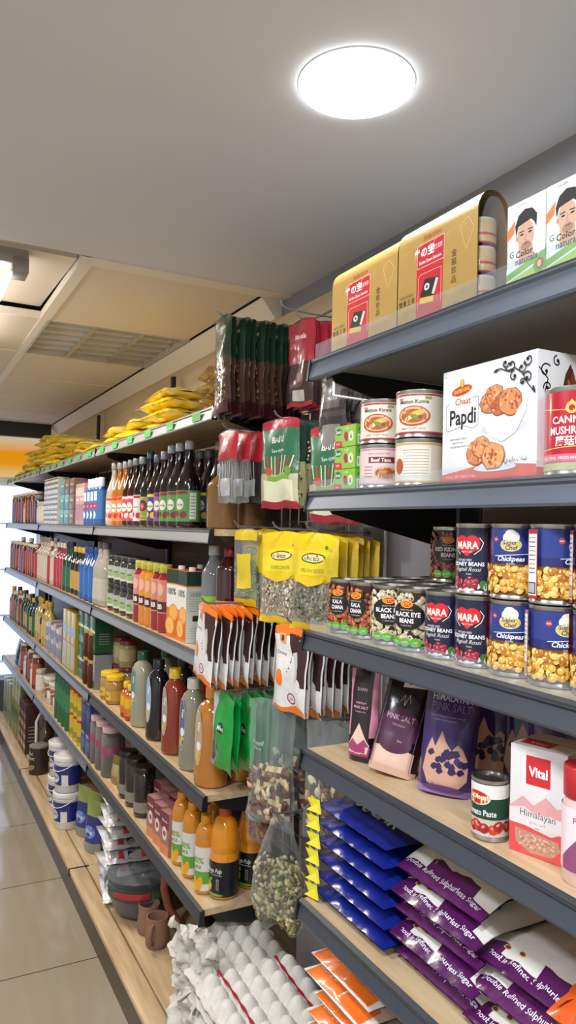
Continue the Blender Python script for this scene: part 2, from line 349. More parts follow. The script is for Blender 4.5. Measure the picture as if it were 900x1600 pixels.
w.node_tree.nodes['Background'].inputs[0].default_value = (.8, .85, .9, 1); w.node_tree.nodes['Background'].inputs[1].default_value = .15
scn.view_settings.view_transform = 'Standard'; scn.view_settings.exposure = 0.0
# ------------------------------------------------------------------ shelving
SN = [CH+.351, CH+.076, CH-.208, CH-.449, CH-.752]; XN, YN = .75, 1.325       # near bay
TF = [CH+.364, CH-.008, CH-.388, CH-.80, CH-1.135]; XF = .83; BAY = [2.06, 3.54, 5.10, 6.72]
ZB = .12                                                         # base deck
def rail_profile(x, z, h): return [(x+.004, z), (x-.006, z-.003), (x-.006, z-.008), (x-.002, z-.012), (x-.010, z-h+.004), (x-.008, z-h), (x+.004, z-h)]
def shelf(x0, x1, y0, y1, z, label, group, railcol, h=.038, board='wood_board', guard=0, tickets=0, cap='#15161a', depth=.02, nearcap=True):
    o = empty('store_shelf', (0, 0, 0)); tag(o, label, 'shelf', group)
    o.location = (x0, y0, z)
    L = y1-y0
    mobj('board', MB().box(.005, .002, -depth, x1-x0, L-.002, 0, '#fff').mesh('board', 0, (board,)), o)
    mb = MB().prism(rail_profile(0, 0, h), .0, L, railcol); rail = mobj('price_rail', mb.mesh('price_rail', 0, ('paint',)), o)
    mobj('lip_strip', MB().prism([(-.0065, -.0025), (.002, .0015), (.002, -.001), (-.0065, -.0045)], .0, L, '#30343a').mesh('lip_strip', 0, ('plastic',)), o)
    for yy in ((0.004, L-.008)):
        mobj('bracket', MB().prism([(.03, -depth-.001), (x1-x0, -depth-.001), (x1-x0, -.11), (x1-x0-.05, -.11), (.05, -.045)], yy, yy+.004, cap).mesh('bracket', 0, ('plastic',)), o)
    for yy in ((-.006, L)) : mobj('end_cap', MB().prism([(.006, .001), (-.008, -.002), (-.013, -h-.001), (.006, -h-.001)], yy+.0002, yy+.0058, cap).mesh('end_cap', 0, ('plastic',)), o)
    if guard:
        g = MB().box(.003, .002, .0, .0045, L-.002, guard, '#f2f6f8'); mobj('front_guard', g.mesh('front_guard', 0, ('clear',)), o)
    for k in range(tickets):
        yy = L*(k+.5)/tickets+.02*math.sin(k*7)
        mobj('price_ticket', MB().box(0, -.036, -.036, .0012, .036, -.010, '#3cb650', Matrix.Translation((-.0125, yy, 0)) @ Matrix.Translation((0, 0, 0))).mesh('price_ticket', 0, ('paper',)), rail)
    return o
HN = ['top', 'second', 'third', 'fourth', 'fifth']
for i, z in enumerate(SN):
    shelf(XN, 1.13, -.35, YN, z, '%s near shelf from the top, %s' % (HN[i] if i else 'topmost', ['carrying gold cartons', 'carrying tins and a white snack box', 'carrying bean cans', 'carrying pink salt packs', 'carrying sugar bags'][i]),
          'shelves of the near bay', '#5d666f' if i < 2 else '#42474f', .040 if i else .046, board='grey_board' if i == 0 else 'wood_board', guard=[.03, .022, .022, 0, 0][i])  # upper rails paler: reflected sheen put into the colour
for b in range(3):
    for i, z in enumerate(TF):
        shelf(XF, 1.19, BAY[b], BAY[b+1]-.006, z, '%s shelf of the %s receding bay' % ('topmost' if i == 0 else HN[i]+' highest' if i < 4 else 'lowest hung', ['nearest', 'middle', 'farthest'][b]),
              'shelves of the receding run', ['#a3a49c', '#8d9092', '#85898f', '#43484f' if b == 0 else '#7d828a', '#43484f' if b == 0 else '#7d828a'][i], .044, tickets=[6, 7, 6][b] if i == 0 else 0)  # rail greys differ by level and bay, silvery reflections painted in
# ------------------------------------------------------------------ base deck, uprights, back panels, wire grid
def deck(y0, y1, label):
    o = empty('base_deck', (.755, y0, 0)); L = y1-y0
    mobj('front_strip', MB().rbox(0, .002, ZB-.022, .073, L-.002, ZB, .003, '#fff').mesh('front_strip', 32, ('wood_board',)), o)
    mobj('deck_board', MB().box(.079, .001, ZB-.02, .385, L-.001, ZB-.001, '#fff').mesh('deck_board', 0, ('wood_board',)), o)
    mobj('kick_plate', MB().box(.004, .0, .0, .014, L, ZB-.023, '#4a4238').mesh('kick_plate', 0, ('paint',)), o)
    mobj('joint_strip', MB().box(-.004, L-.012, ZB-.03, .09, L, ZB+.0006, '#1a1712').mesh('joint_strip', 0, ('plastic',)), o)
    tag(o, label, 'shelf', 'base decks along the floor')
deck(-.35, 1.32, 'wooden base deck under the near bay of bean cans'); deck(1.32, 2.055, 'wooden base deck under the hanging packs, carrying egg trays')
deck(2.055, 3.54, 'wooden base deck with foil bags, bowls and clay mugs'); deck(3.54, 5.10, 'wooden base deck with stacked tubs and a cocoa can'); deck(5.10, 6.72, 'farthest wooden base deck with green and brown cartons')
def panel(name, x0, x1, y0, y1, z0, z1, mat, label):
    o = mobj(name, MB().box(0, 0, 0, x1-x0, y1-y0, z1-z0, '#ffffff').mesh(name, 0, (mat,)), None, (x0, y0, z0)); return tag(o, label, 'panel')
panel('back_panel', 1.19, 1.21, -.35, 1.30, .0, CH+.42, 'wood_dark', 'dark brown wooden back panel behind the bean cans')
panel('back_panel', 1.14, 1.16, 1.34, 2.04, .0, CH+.46, 'grey_metal', 'grey metal back panel behind the hanging packs')
for b, t in enumerate(('nearest', 'middle', 'farthest')): panel('back_panel', 1.21, 1.225, BAY[b], BAY[b+1]-.01, .0, CH+.34, 'wood_dark', 'brown back panel behind goods of the %s receding bay' % t)
for y, t, h in ((1.31, 'between the bean cans and the hanging packs', CH+.41), (2.05, 'behind the dark hanging packs', CH+.40), (3.54, 'rising above the large yellow bag pile', CH+.745), (5.10, 'rising between the two yellow bag piles', CH+.745), (6.72, 'at the far end of the shelving run', CH+.51)):
    o = empty('upright_post', (1.19, y, 0)); mobj('post', MB().rbox(0, -.015, .0, .02, .015, h, .002, '#1d1e20').mesh('post', 32, ('plastic',)), o)
    mobj('slots', MB().box(-.0006, -.002, .2, 0, .002, h-.05, '#000').mesh('slots', 0, ('matte',)), o); tag(o, 'black slotted upright post '+t, 'post')
# wire grid with its frame
GX, GY0, GY1, GZ0, GZ1 = 1.085, 1.53, 2.10, .76, CH+.63
g = empty('wire_grid', (GX, GY0, 0)); fr_ = MB(); fr_.tube([(0, 0, GZ0), (0, 0, GZ1), (0, GY1-GY0, GZ1), (0, GY1-GY0, GZ0), (0, 0, GZ0)], .004, '#b9b7b3', 8); mobj('frame', fr_.mesh('frame', 40, ('steel',)), g)
wr = MB(); n = 10
for k in range(1, n): wr.tube([(0, k*(GY1-GY0)/n, GZ0), (0, k*(GY1-GY0)/n, GZ1)], .0018, '#a9a7a3', 5)
z = GZ0
while z < GZ1: wr.tube([(-.003, 0, z), (-.003, GY1-GY0, z)], .0018, '#a9a7a3', 5); z += .055
mobj('wires', wr.mesh('wires', 40, ('steel',)), g); tag(g, 'chromed wire grid panel hung between the two shelving runs', 'rack')
def peg(y, z, x0, label, x1=GX-.004, drop=.018):
    o = empty('display_hook', (x1, y, z)); L = x1-x0
    mobj('prong', MB().tube([(0, 0, 0), (-L*.5, 0, 0), (-L+.02, 0, .002), (-L+.006, 0, .010), (-L, 0, drop+.002)], .0028, '#8f8f8f', 8).mesh('prong', 40, ('steel',)), o)
    mobj('back_clip', MB().box(-.004, -.018, -.012, .001, .018, .012, '#777').mesh('back_clip', 0, ('steel',)), o)
    return tag(o, label, 'hook', 'hooks on the wire grid')
# ================================================================== kinds of goods on the near bay
def can(key, r, h, base, art, zp=0, lidcol='#c9c6bf', name='food_can', cat='can', bands=()):
    b = MB(); b.lathe([(r-.002, 0), (r+.0006, .001), (r+.0006, .004), (r-.0006, .006), (r-.0006, h-.006), (r+.0006, h-.004), (r+.0006, h-.0005), (r-.0012, h)], '#bdbab2', 40, caps=False)
    b.lathe([(r-.002, .001), (.001, .0011)], '#aaa', 32, caps=False)
    l = MB(); l.lathe([(r-.0014, h-.0008), (r-.0018, h-.005), (r-.006, h-.005), (r-.008, h-.0038), (r-.014, h-.0042), (.001, h-.0042)], lidcol, 40, caps=False)
    s = MB(); s.lathe([(r-.0002, .007, base), (r-.0002, h-.007, base)], base, 40, caps=False)
    for z0, z1, c in bands: s.lathe([(r+.0004, z0), (r+.0004, z1)], c, 40, caps=False)
    art.put(s, oncyl(r+.0001, 0), r*.15)
    kind(key, name, cat, [part('body', b, 'tin', None, 50), part('lid', l, 'tin', None, 50), part('label', s, 'label', None, 50)])
def ktc(a, t1, t2, dx=0, tw=.0049, er=.029):
    r = .0365; a.ell(dx, .062, er, .024, '#16100c', 0, 28)
    a.ell(dx, .082, .0105, .0065, '#f0b323', 0, 18); a.ell(dx, .082, .0085, .005, '#d0281c', 0, 18); a.text('KTC', dx, .082, .0048, '#ffd83a', bold=.02)
    a.text('READY TO USE', dx, .072, .0022, '#e8e4da'); a.text(t1, dx, .0645, .0075, '#ffffff', w=tw*len(t1), bold=.025); a.text(t2, dx, .0535, .0075, '#ffffff', w=tw*len(t2), bold=.025); a.text('in salted water', dx, .0455, .0022, '#e8e4da')
    for k, x in enumerate((-.019, -.002, .015)): a.ell(dx+x, .017, .0085, .0075, '#5fae2f', 0, 14); a.text(('HIGH', 'LOW', '1of5')[k], dx+x, .017, .0032, '#e6ffd0')
CIR = 2*PI*.0365/2
a = Art(); a.beans(-CIR, .008, CIR, .1, .0055, .0042, ['#8a3a1a', '#a8512a', '#6d2a12', '#b9643a', '#c47a4a'], 560, 3, '#d9a070'); ktc(a, 'KALA', 'CHANA', 0, .0046, .019); can('kala', .0365, .108, '#3a1a0e', a)
a = Art(); a.beans(-CIR, .008, CIR, .1, .0065, .0044, ['#d9cfae', '#cbbf98', '#e6dec2', '#c0b083'], 420, 5, '#f2ecd8')
g_ = random.Random(9)
for i in range(70): a.ell(g_.uniform(-CIR, CIR), g_.uniform(.01, .1), .0017, .0013, '#1c1510', g_.uniform(0, 180), 7)
ktc(a, 'BLACK EYE', 'BEANS'); can('blackeye', .0365, .108, '#2c2418', a)
a = Art(); a.beans(-CIR, .008, CIR, .1, .006, .004, ['#7a2a1e', '#92392a', '#5a1c14', '#a5503c'], 460, 6, '#c98a74'); ktc(a, 'RED KIDNEY', 'BEANS'); can('ktckidney', .0365, .108, '#2a100a', a)
a = Art()
a.ell(-.009, .079, .0125, .0125, '#d51f2d', 0, 20).ell(.009, .079, .0125, .0125, '#d51f2d', 0, 20).sh([(-.021, .076), (.021, .076), (0, .0585)], '#d51f2d').ell(0, .0765, .012, .008, '#d51f2d')
a.line([(.02, .088), (.026, .080), (.022, .070), (.012, .062)], .0012, '#e8e2e0').line([(-.02, .088), (-.026, .080), (-.022, .070), (-.012, .062)], .0012, '#e8e2e0')
a.text('MARA', 0, .0765, .011, '#fff6d8', w=.038, bold=.03).text('Fagioli Scelti', 0, .0665, .0028, '#ffe9b0', shear=.3).text('BOILED RED', -.004, .0535, .0032, '#f2f2f2').text('KIDNEY BEANS', 0, .0475, .0058, '#ffffff', bold=.02).text('Fagioli Rossi', .001, .0395, .0062, '#e9e4dc', shear=.4).text('lessati', .004, .0325, .0026, '#e9e4dc')
a.ell(-.002, .0135, .025, .0075, '#d9dfe6', 0, 24).beans(-.026, .009, .022, .030, .0058, .0038, ['#7c1524', '#981d2e', '#5e0f1b', '#aa2b3c'], 46, 4, '#d87a86').ell(.027, .016, .006, .007, '#3f7d3a', 20).ell(.031, .013, .004, .006, '#d9e4d0', -20)
can('mara', .0365, .110, '#141a36', a, lidcol='#b5b2ab')
a = Art(); RS = .037; CS = PI*RS
a.rect(-CS, .057, CS, .103, '#27397f').rect(-CS, .052, CS, .064, '#1f2a63')
for s_ in (-1.0, 0.0, 1.0):
    dx = s_*2*CS/2 if s_ else 0
    if s_ == 1: continue
    a.ell(dx-.004, .0895, .0075, .0075, '#f3efe2').ell(dx+.004, .0905, .0085, .0085, '#f3efe2').ell(dx, .0955, .008, .006, '#f3efe2').rect(dx-.008, .082, dx+.009, .089, '#f3efe2')
    a.ell(dx, .0795, .0155, .0095, '#efe6c8').ell(dx, .0795, .0148, .0088, '#d8c25a').text('Super', dx-.001, .083, .0062, '#24306e', bold=.02, shear=.15).text('Chef', dx+.001, .0755, .0062, '#24306e', bold=.02, shear=.15)
    a.sh([(dx-.026, .0625), (dx+.028, .0665), (dx+.031, .0595), (dx+.028, .0560), (dx-.028, .0535)], '#1a2358').line([(dx-.026, .0628), (dx+.028, .0668)], .0009, '#e8e8ee').text('Chickpeas', dx, .0595, .0068, '#ffffff', w=.040, bold=.02, shear=.25).text('in brine', dx, .0525, .0026, '#f0f0f0')
    a.ell(dx-.024, .087, .0042, .0042, '#b9403c').text('100%', dx-.024, .087, .0022, '#fff')
a.beans(-CS, .009, CS, .052, .0052, .0042, ['#d79a2e', '#c58522', '#e3b04a', '#b8741c', '#eec668'], 430, 8, '#fae2a0')
for x0 in (CS*.38, -CS*.62): a.rect(x0, .008, x0+.018, .102, '#b02a2e').rect(x0+.0015, .012, x0+.0165, .096, '#ece9e0'); [a.rect(x0+.003, .09-k*.006, x0+.0145, .0915-k*.006, '#6a6a6a' if k % 3 else '#7dae3a') for k in range(9)]; a.rect(x0+.002, .014, x0+.0155, .030, '#111'); [a.rect(x0+.003+k*.0024, .0155, x0+.0042+k*.0024, .0285, '#eee') for k in range(5)]
can('superchef', RS, .110, '#7a5014', a)
# ---- meat tins
def tin(key, base, band, art, h=.083, r=.0425):
    can(key, r, h, base, art, lidcol='#a89a76', name='meat_tin', cat='tin', bands=((h-.011, h-.008, band), (.007, .010, band)))
CT = PI*.0425
a = Art()
for dx in (-CT, 0, .999*CT*0):
    a.text('Mutton Kunna', dx, .062, .0065, '#5a4a3a', bold=.015).ell(dx, .037, .030, .0175, '#c2452e', 0, 28).ell(dx, .0375, .027, .015, '#e9c083', 0, 28).ell(dx, .037, .023, .012, '#b9602c', 0, 24).ell(dx+.006, .041, .012, .005, '#e8c23f', 12).ell(dx-.006, .034, .016, .0035, '#ecd9a0', 28).ell(dx+.002, .036, .008, .004, '#7c9a3a', -20).ell(dx+.012, .035, .004, .003, '#a02a1c')
    a.text('READY TO EAT  HALAL', dx, .0155, .003, '#8a7a5c').rect(dx+.02, .066, dx+.032, .070, '#8cae5c').rect(dx-.03, .066, dx-.02, .068, '#c98a8a')
tin('mutton', '#efe9d4', '#b9383c', a)
a = Art()
for dx in (-CT, 0):
    a.rect(dx-.024, .048, dx+.026, .059, '#7c1d2c').text('Beef Tava', dx, .0535, .0068, '#fff', bold=.02).ell(dx+.010, .029, .023, .013, '#e2b9a0').ell(dx+.010, .029, .020, .0105, '#a8552e').ell(dx+.005, .031, .008, .004, '#d78a4a').text('KEEP IN A COOL DRY PLACE', dx-.004, .065, .0022, '#8a5a5a')
    for k in range(4): a.rect(dx-.034, .040-k*.006, dx-.016, .0415-k*.006, '#b98a8a')
tin('beef', '#ecd3cc', '#c9a0a0', a)
a = Art()
for dx in (-CT, 0):
    a.rect(dx-.026, .018, dx+.030, .066, '#f4efdf')
    for k in range(9): a.rect(dx-.022, .062-k*.005, dx+.026, .0632-k*.005, '#b09a6a' if k % 4 else '#c27a3a')
    a.ell(dx-.030, .035, .010, .014, '#b0562e')
tin('mutton_back', '#efe6cf', '#cfae6a', a)
a = Art(); RM = .0500; CM = PI*RM
for dx in (-CM, 0): a.text('CANNED', dx-.004, .072, .0095, '#fff2e6', bold=.02).text('MUSHROOMS', dx, .058, .0100, '#fff2e6', w=.072, bold=.02).text('蘑菇罐頭', dx, .044, .0095, '#fff2e6', bold=.02).ell(dx-.004, .087, .008, .008, '#e9c25a').sh([(dx-.014, .084), (dx-.004, .098), (dx+.006, .084)], '#e9c25a').ell(dx-.004, .0865, .004, .004, '#b5162c')
a.rect(-CM, .0175, CM, .0275, '#e96a7c').text('PIECES AND STEMS · PIECES AND STEMS · PIECES AND STEMS', 0, .0225, .0036, '#fff').line([(-.09, .036), (-.05, .034), (0, .037), (.05, .034), (.09, .036)], .0012, '#e9c25a').line([(-.09, .094), (-.03, .086), (.02, .081), (.09, .094)], .0012, '#e9c25a')
can('mushroom', RM, .116, '#b5162c', a, lidcol='#c9b070', bands=((.0065, .0165, '#d8c98a'),))
# ---- boxes
def cardbox(key, w, d, h, base, art=None, side=None, top=None, name='carton', cat='box', mat='card', sidecol=None, extra=None, lidline=True):
    b = MB(); b.rbox(-w/2, -d/2, 0, w/2, d/2, h, .0012, base)
    if lidline: b.box(-w/2+.002, -.0006, h, w/2-.002, .0006, h+.0003, '#777')
    p = [part('body', b, mat)]
    f = MB()
    if art: art.put(f, onflat(d))
    if side: side.put(f, onside(w))
    if top: top.put(f, lambda x, y, o: (x, -d/2+y, h+o))
    if f.f: p.append(part('printed_face', f, mat, None, 0))
    for e in (extra or []): p.append(e)
    kind(key, name, cat, p)
# white snack box
a = Art(); w, h = .200, .180
a.sh([(-w/2, 0), (w/2, 0), (w/2, .020), (.03, .026), (-.02, .024), (-w/2, .014)], '#d9503c').sh([(-w/2, .0), (w/2, 0), (w/2, .006), (-w/2, .006)], '#c93a2c').text('HALAL  NET WEIGHT 200g', -.055, .010, .004, '#f6c8bc')
a.ell(-.055, .145, .024, .008, '#d8801c', 6).ell(-.055, .145, .022, .0068, '#c92a1c', 6).text('UNITED KING', -.055, .145, .0058, '#ffd95a', w=.036, bold=.02, rot=6).ell(-.054, .156, .005, .007, '#d8801c').ell(-.054, .157, .0028, .006, '#f0c23a')
a.text('Chaat', -.052, .128, .0105, '#c95a3c', bold=.01).text('Papdi', -.052, .104, .024, '#1a1512', w=.060, bold=.02)
a.line([(-.030, .130), (-.017, .131), (-.017, .088), (-.028, .083), (-.050, .089), (-.086, .083), (-.091, .088), (-.091, .124), (-.082, .127)], .0007, '#444')
for k, t in enumerate(('CRISPY WHEAT SNACK', 'READY TO EAT', 'PACKED FRESH FOR YOU')): a.text(t, -.062+.004*(k == 2), .069-k*.006, .0026, '#555')
g_ = random.Random(4)
def papdi(a, cx, cy, r, seed, c='#cf7a4a'):
    g = random.Random(seed); pts = [(cx+r*(1+g.uniform(-.09, .09))*math.cos(t*PI/9), cy+r*.86*(1+g.uniform(-.09, .09))*math.sin(t*PI/9)) for t in range(18)]; a.sh(pts, '#9a4a26'); pts2 = [(cx+(x-cx)*.93, cy+(y-cy)*.93+.0006) for x, y in pts]; a.sh(pts2, c)
    for i in range(26): t, q = g.uniform(0, 2*PI), r*.8*math.sqrt(g.random()); a.ell(cx+q*math.cos(t), cy+q*.85*math.sin(t), g.uniform(.002, .005), g.uniform(.001, .003), g.choice(['#e3a070', '#b5603a', '#f0b98a', '#a8502c']), g.uniform(0, 180), 7)
a.ell(.035, .078, .047, .010, '#d4d6d8').sh([(-.008, .118), (.066, .108), (.086, .126), (.080, .095), (.062, .072), (.035, .062), (.008, .074), (-.006, .098)], '#e6e8e8')
papdi(a, .006, .117, .020, 1); papdi(a, .018, .126, .020, 2, '#d98a5a'); papdi(a, .028, .110, .018, 6, '#c9703f'); papdi(a, .050, .113, .024, 3, '#dd9058')
a.sh([(-.008, .104), (.004, .096), (.030, .088), (.060, .092), (.086, .126), (.081, .096), (.062, .068), (.035, .056), (.008, .068), (-.006, .090)], '#f4f5f4')
a.ell(.020, .020, .044, .006, '#d9dadb'); papdi(a, -.020, .044, .022, 8, '#cf8456'); papdi(a, -.008, .052, .020, 9, '#dc9a68'); papdi(a, .018, .036, .024, 10, '#e0a05e')
a.text('ﻱﺪﺑﺎﺑ ﺕﺎﺷ', .063, .030, .007, '#1c1815')
def swirl(a, cx, cy, r, a0, turns, flip=1, col='#181818', w=.0022):
    pts = []
    n = 16
    for i in range(n+1): t = i/n; q = r*(1-t*.85); an = R(a0)+flip*turns*2*PI*t; pts.append((cx+q*math.cos(an), cy+q*math.sin(an)))
    a.line(pts, w, col); a.ell(pts[-1][0], pts[-1][1], w*1.3, w*1.3, col, 0, 8)
for cx, cy, r, a0, tn, fl in ((.052, .166, .012, 180, .9, 1), (.072, .158, .010, 60, .9, -1), (.058, .148, .009, 90, .8, 1), (.084, .142, .010, 150, .9, -1), (.040, .170, .008, 0, .8, -1), (.085, .168, .010, 200, .9, 1), (.074, .137, .006, 10, .9, 1)): swirl(a, cx, cy, r, a0, tn, fl)
a.line([(.018, .160), (.030, .164), (.044, .158), (.060, .160), (.074, .150), (.084, .134), (.097, .120)], .0018, '#181818').ell(.022, .162, .005, .002, '#181818', 20).ell(.096, .124, .002, .006, '#181818', 20).line([(-.094, .170), (-.088, .170), (-.088, .177), (-.094, .177), (-.094, .170)], .0006, '#4a8a3a')
sd = Art(); sd.rect(-.05, 0, .05, .016, '#d9503c')
swirl(sd, -.035, .150, .012, 40, .9, 1); swirl(sd, -.030, .128, .009, 200, .9, -1); swirl(sd, -.012, .166, .009, 100, .9, 1); sd.line([(-.048, .155), (-.03, .140), (-.036, .12)], .002, '#181818')
sd.sh([(-.006, .110), (.010, .108), (.024, .112), (.026, .140), (.014, .166), (.004, .150)], '#5a2c20').sh([(.008, .110), (.026, .112), (.03, .13), (.018, .160)], '#7c4030').ell(.012, .13, .003, .014, '#a86a50', 10)
cardbox('papdi', w, .10, h, '#eef0ef', a, sd, name='snack_box')
# hair colour box with a man's portrait
def hair(key):
    a = Art(); w, h = .072, .122
    a.rect(-w/2, .0, w/2, .030, '#f3f5ee').sh([(-w/2, .022), (w/2, .040), (w/2, .030), (-w/2, .012)], '#7fb53a').sh([(-w/2, .010), (w/2, .026), (w/2, .012), (-w/2, 0)], '#b4d84a').ell(.027, .022, .012, .013, '#6fae34').ell(.027, .022, .007, .008, '#b5402c').ell(.026, .022, .004, .005, '#e9c090')
    a.sh([(-w/2, .085), (-.020, .098), (-.022, .080), (-w/2, .070)], '#f0854a')
    a.sh([(-.012, .030), (-.013, .060), (.012, .060), (.016, .034)], '#cfa68a').ell(.0, .070, .0155, .022, '#d8ae92', 4, 24).ell(.001, .0545, .0095, .0065, '#a98871').ell(.001, .058, .0055, .0022, '#b9776a').ell(.001, .058, .005, .0007, '#7c4440')
    a.sh([(-.018, .073), (-.020, .088), (-.014, .102), (-.002, .108), (.012, .105), (.021, .094), (.020, .076), (.016, .084), (.010, .090), (-.004, .088), (-.014, .086)], '#1c1614')
    a.line([(-.012, .0765), (-.003, .077)], .0016, '#1c1614').line([(.004, .077), (.013, .0765)], .0016, '#1c1614').ell(-.007, .0725, .0035, .0014, '#2c201c').ell(.0085, .0725, .0035, .0014, '#2c201c').line([(.001, .072), (-.001, .063), (.003, .0625)], .0009, '#a87a62').ell(-.0165, .069, .002, .004, '#c89a80')
    a.text('GARNIER', -.010, .116, .0035, '#2a6a2a', bold=.01).text('Color', -.002, .046, .0092, '#1c1c1c', bold=.012).text('naturals', .002, .036, .0092, '#1c1c1c', bold=.012).text('G', -.026, .049, .009, '#555').text('MEN', -.022, .006, .004, '#2a5a1a')
    sd = Art(); sd.rect(-.023, .0, .023, .120, '#dfe8d8').rect(-.023, 0, .023, .045, '#8fc04a').rect(-.018, .07, .018, .11, '#f6f6f2').rect(-.015, .055, .015, .062, '#4a8a3a')
    for k in range(6): sd.rect(-.014, .074+k*.005, .014, .0755+k*.005, '#7a7a7a')
    cardbox(key, w, .046, h, '#f1f3ef', a, sd, name='hair_colour_box')
hair('hair')
# gold gable carton with tins inside its open end
def goldbox():
    w, d, hs, H = .200, .064, .140, .174                         # straight sides then an arched top
    prof = [(-d/2, 0), (-d/2, hs)]+[(-d/2*math.cos(t*PI/10), hs+(H-hs)*math.sin(t*PI/10)) for t in range(1, 10)]+[(d/2, hs), (d/2, 0)]
    b = MB(); th = .0015; inner = [(p[0]*(1-2*th/d), p[1]-(th if p[1] > hs else 0)) for p in prof]; n = len(prof)
    for pr, c in ((prof, '#c9a258'), (inner, '#a08a5c')): b.add([(-w/2, p[0], p[1]) for p in pr]+[(w/2, p[0], p[1]) for p in pr], [(i, i+1, n+i+1, n+i) for i in range(n-1)], c)
    b.box(-w/2, -d/2, 0, w/2, d/2, .002, '#b8934c'); b.prism([(p[0]*.98, p[1]*.995) for p in prof], -w/2+.001, -w/2+.003, '#b8934c', 'X')
    a = Art(); x0 = -.014; q = .034
    a.rect(x0-q, .0, x0+q, .110, '#c8202a').rect(x0-q+.001, .088, x0+q+.003, .128, '#e8d8c8').rect(x0-q+.002, .089, x0+q+.002, .127, '#c8202a').text('雀の宝', x0-.015, .113, .0125, '#fff', bold=.03).text('雀雪王冠燕', x0+.017, .113, .0062, '#fff', w=.030).text('Golden Queen Selection', x0+.001, .097, .0055, '#fff', w=.058, bold=.01).text('Selection', x0+.006, .137, .009, '#c8202a', shear=.3)
    a.line([(x0-.029, .020), (x0-.029, .072), (x0-.024, .077), (x0+.030, .077), (x0+.030, .020)], .0009, '#f0c8b8').sh([(x0-.024, .038), (x0+.012, .034), (x0+.026, .062), (x0-.012, .067)], '#22201e').sh([(x0-.024, .038), (x0+.012, .034), (x0+.011, .024), (x0-.025, .028)], '#e9b92a').ell(x0-.006, .053, .007, .006, '#d8d8d8').ell(x0-.006, .053, .003, .003, '#555').sh([(x0+.013, .036), (x0+.024, .060), (x0+.017, .062), (x0+.007, .038)], '#d8d0c0')
    for k, ch in enumerate('金裝珍品'): a.text(ch, .047, .088-k*.014, .009, '#3a2a16')
    a.text('MIDOUBLE', -.074, .050, .0055, '#6a5026').text('雙重王者', -.074, .039, .008, '#3a2a16')
    for k in range(5): a.line([(-.08+k*.036, .120+.004*(k % 2)), (-.068+k*.036, .127)], .0007, '#e9d29a')
    a.line([(.060, .125), (.075, .085), (.092, .115), (.078, .135), (.060, .125)], .0008, '#e9d29a')
    f = MB(); a.put(f, onflat(d))
    cans = MB()
    for k in range(3): cans.lathe([(.024, .004+k*.045, '#b8283a'), (.025, .006+k*.045, '#c9b07a'), (.025, .016+k*.045, '#b8283a'), (.025, .020+k*.045, '#c9b07a'), (.025, .040+k*.045, '#c9c6bf'), (.024, .044+k*.045)], '#b9262c', 28, cx=w/2-.030)
    wrp = MB(); wrp.grid(lambda u, v: (w/2+.001+.009*math.sin(PI*v)*(.6+.4*math.sin(u*9)), (-d/2+.004)+u*(d-.008), .002+(H-.012)*v*(1-.3*abs(2*u-1)**3*v)), 10, 12, '#ffffff')
    kind('gold', 'gift_carton', 'box', [part('body', b, 'goldcard', None, 40), part('printed_face', f, 'card', None, 0), part('tins', cans, 'label'), part('plastic_wrap', wrp, 'clearbag')])
goldbox()
# stock cube boxes
a = Art(); w, h = .075, .042
a.rect(-w/2, 0, w/2, h, '#8cc63f').sh([(-w/2, .0), (-.008, 0), (-.012, .012), (-w/2, .014)], '#d6282c').text('SAVE', -.026, .007, .004, '#fff').ell(-.024, .031, .013, .007, '#0d6b3a').text('Stock', -.024, .031, .0062, '#fff', bold=.02, shear=.2).ell(.002, .020, .012, .012, '#c9a06a').ell(.004, .020, .007, .010, '#8c3a24', 20).ell(.022, .020, .009, .010, '#e8efc8').text('6', .022, .020, .010, '#3a7a2a', bold=.03).text('CUBES', .006, .036, .0036, '#fff')
sd = Art(); sd.rect(-.024, 0, .024, h, '#6aae32').rect(-.02, .004, .02, .022, '#f2f4ee'); sd.ell(-.006, .032, .012, .006, '#0d6b3a')
for k in range(9): sd.rect(-.018+k*.004, .006, -.016+k*.004, .020, '#222')
cardbox('stock', w, .05, h, '#8cc63f', a, sd, name='stock_cube_box')
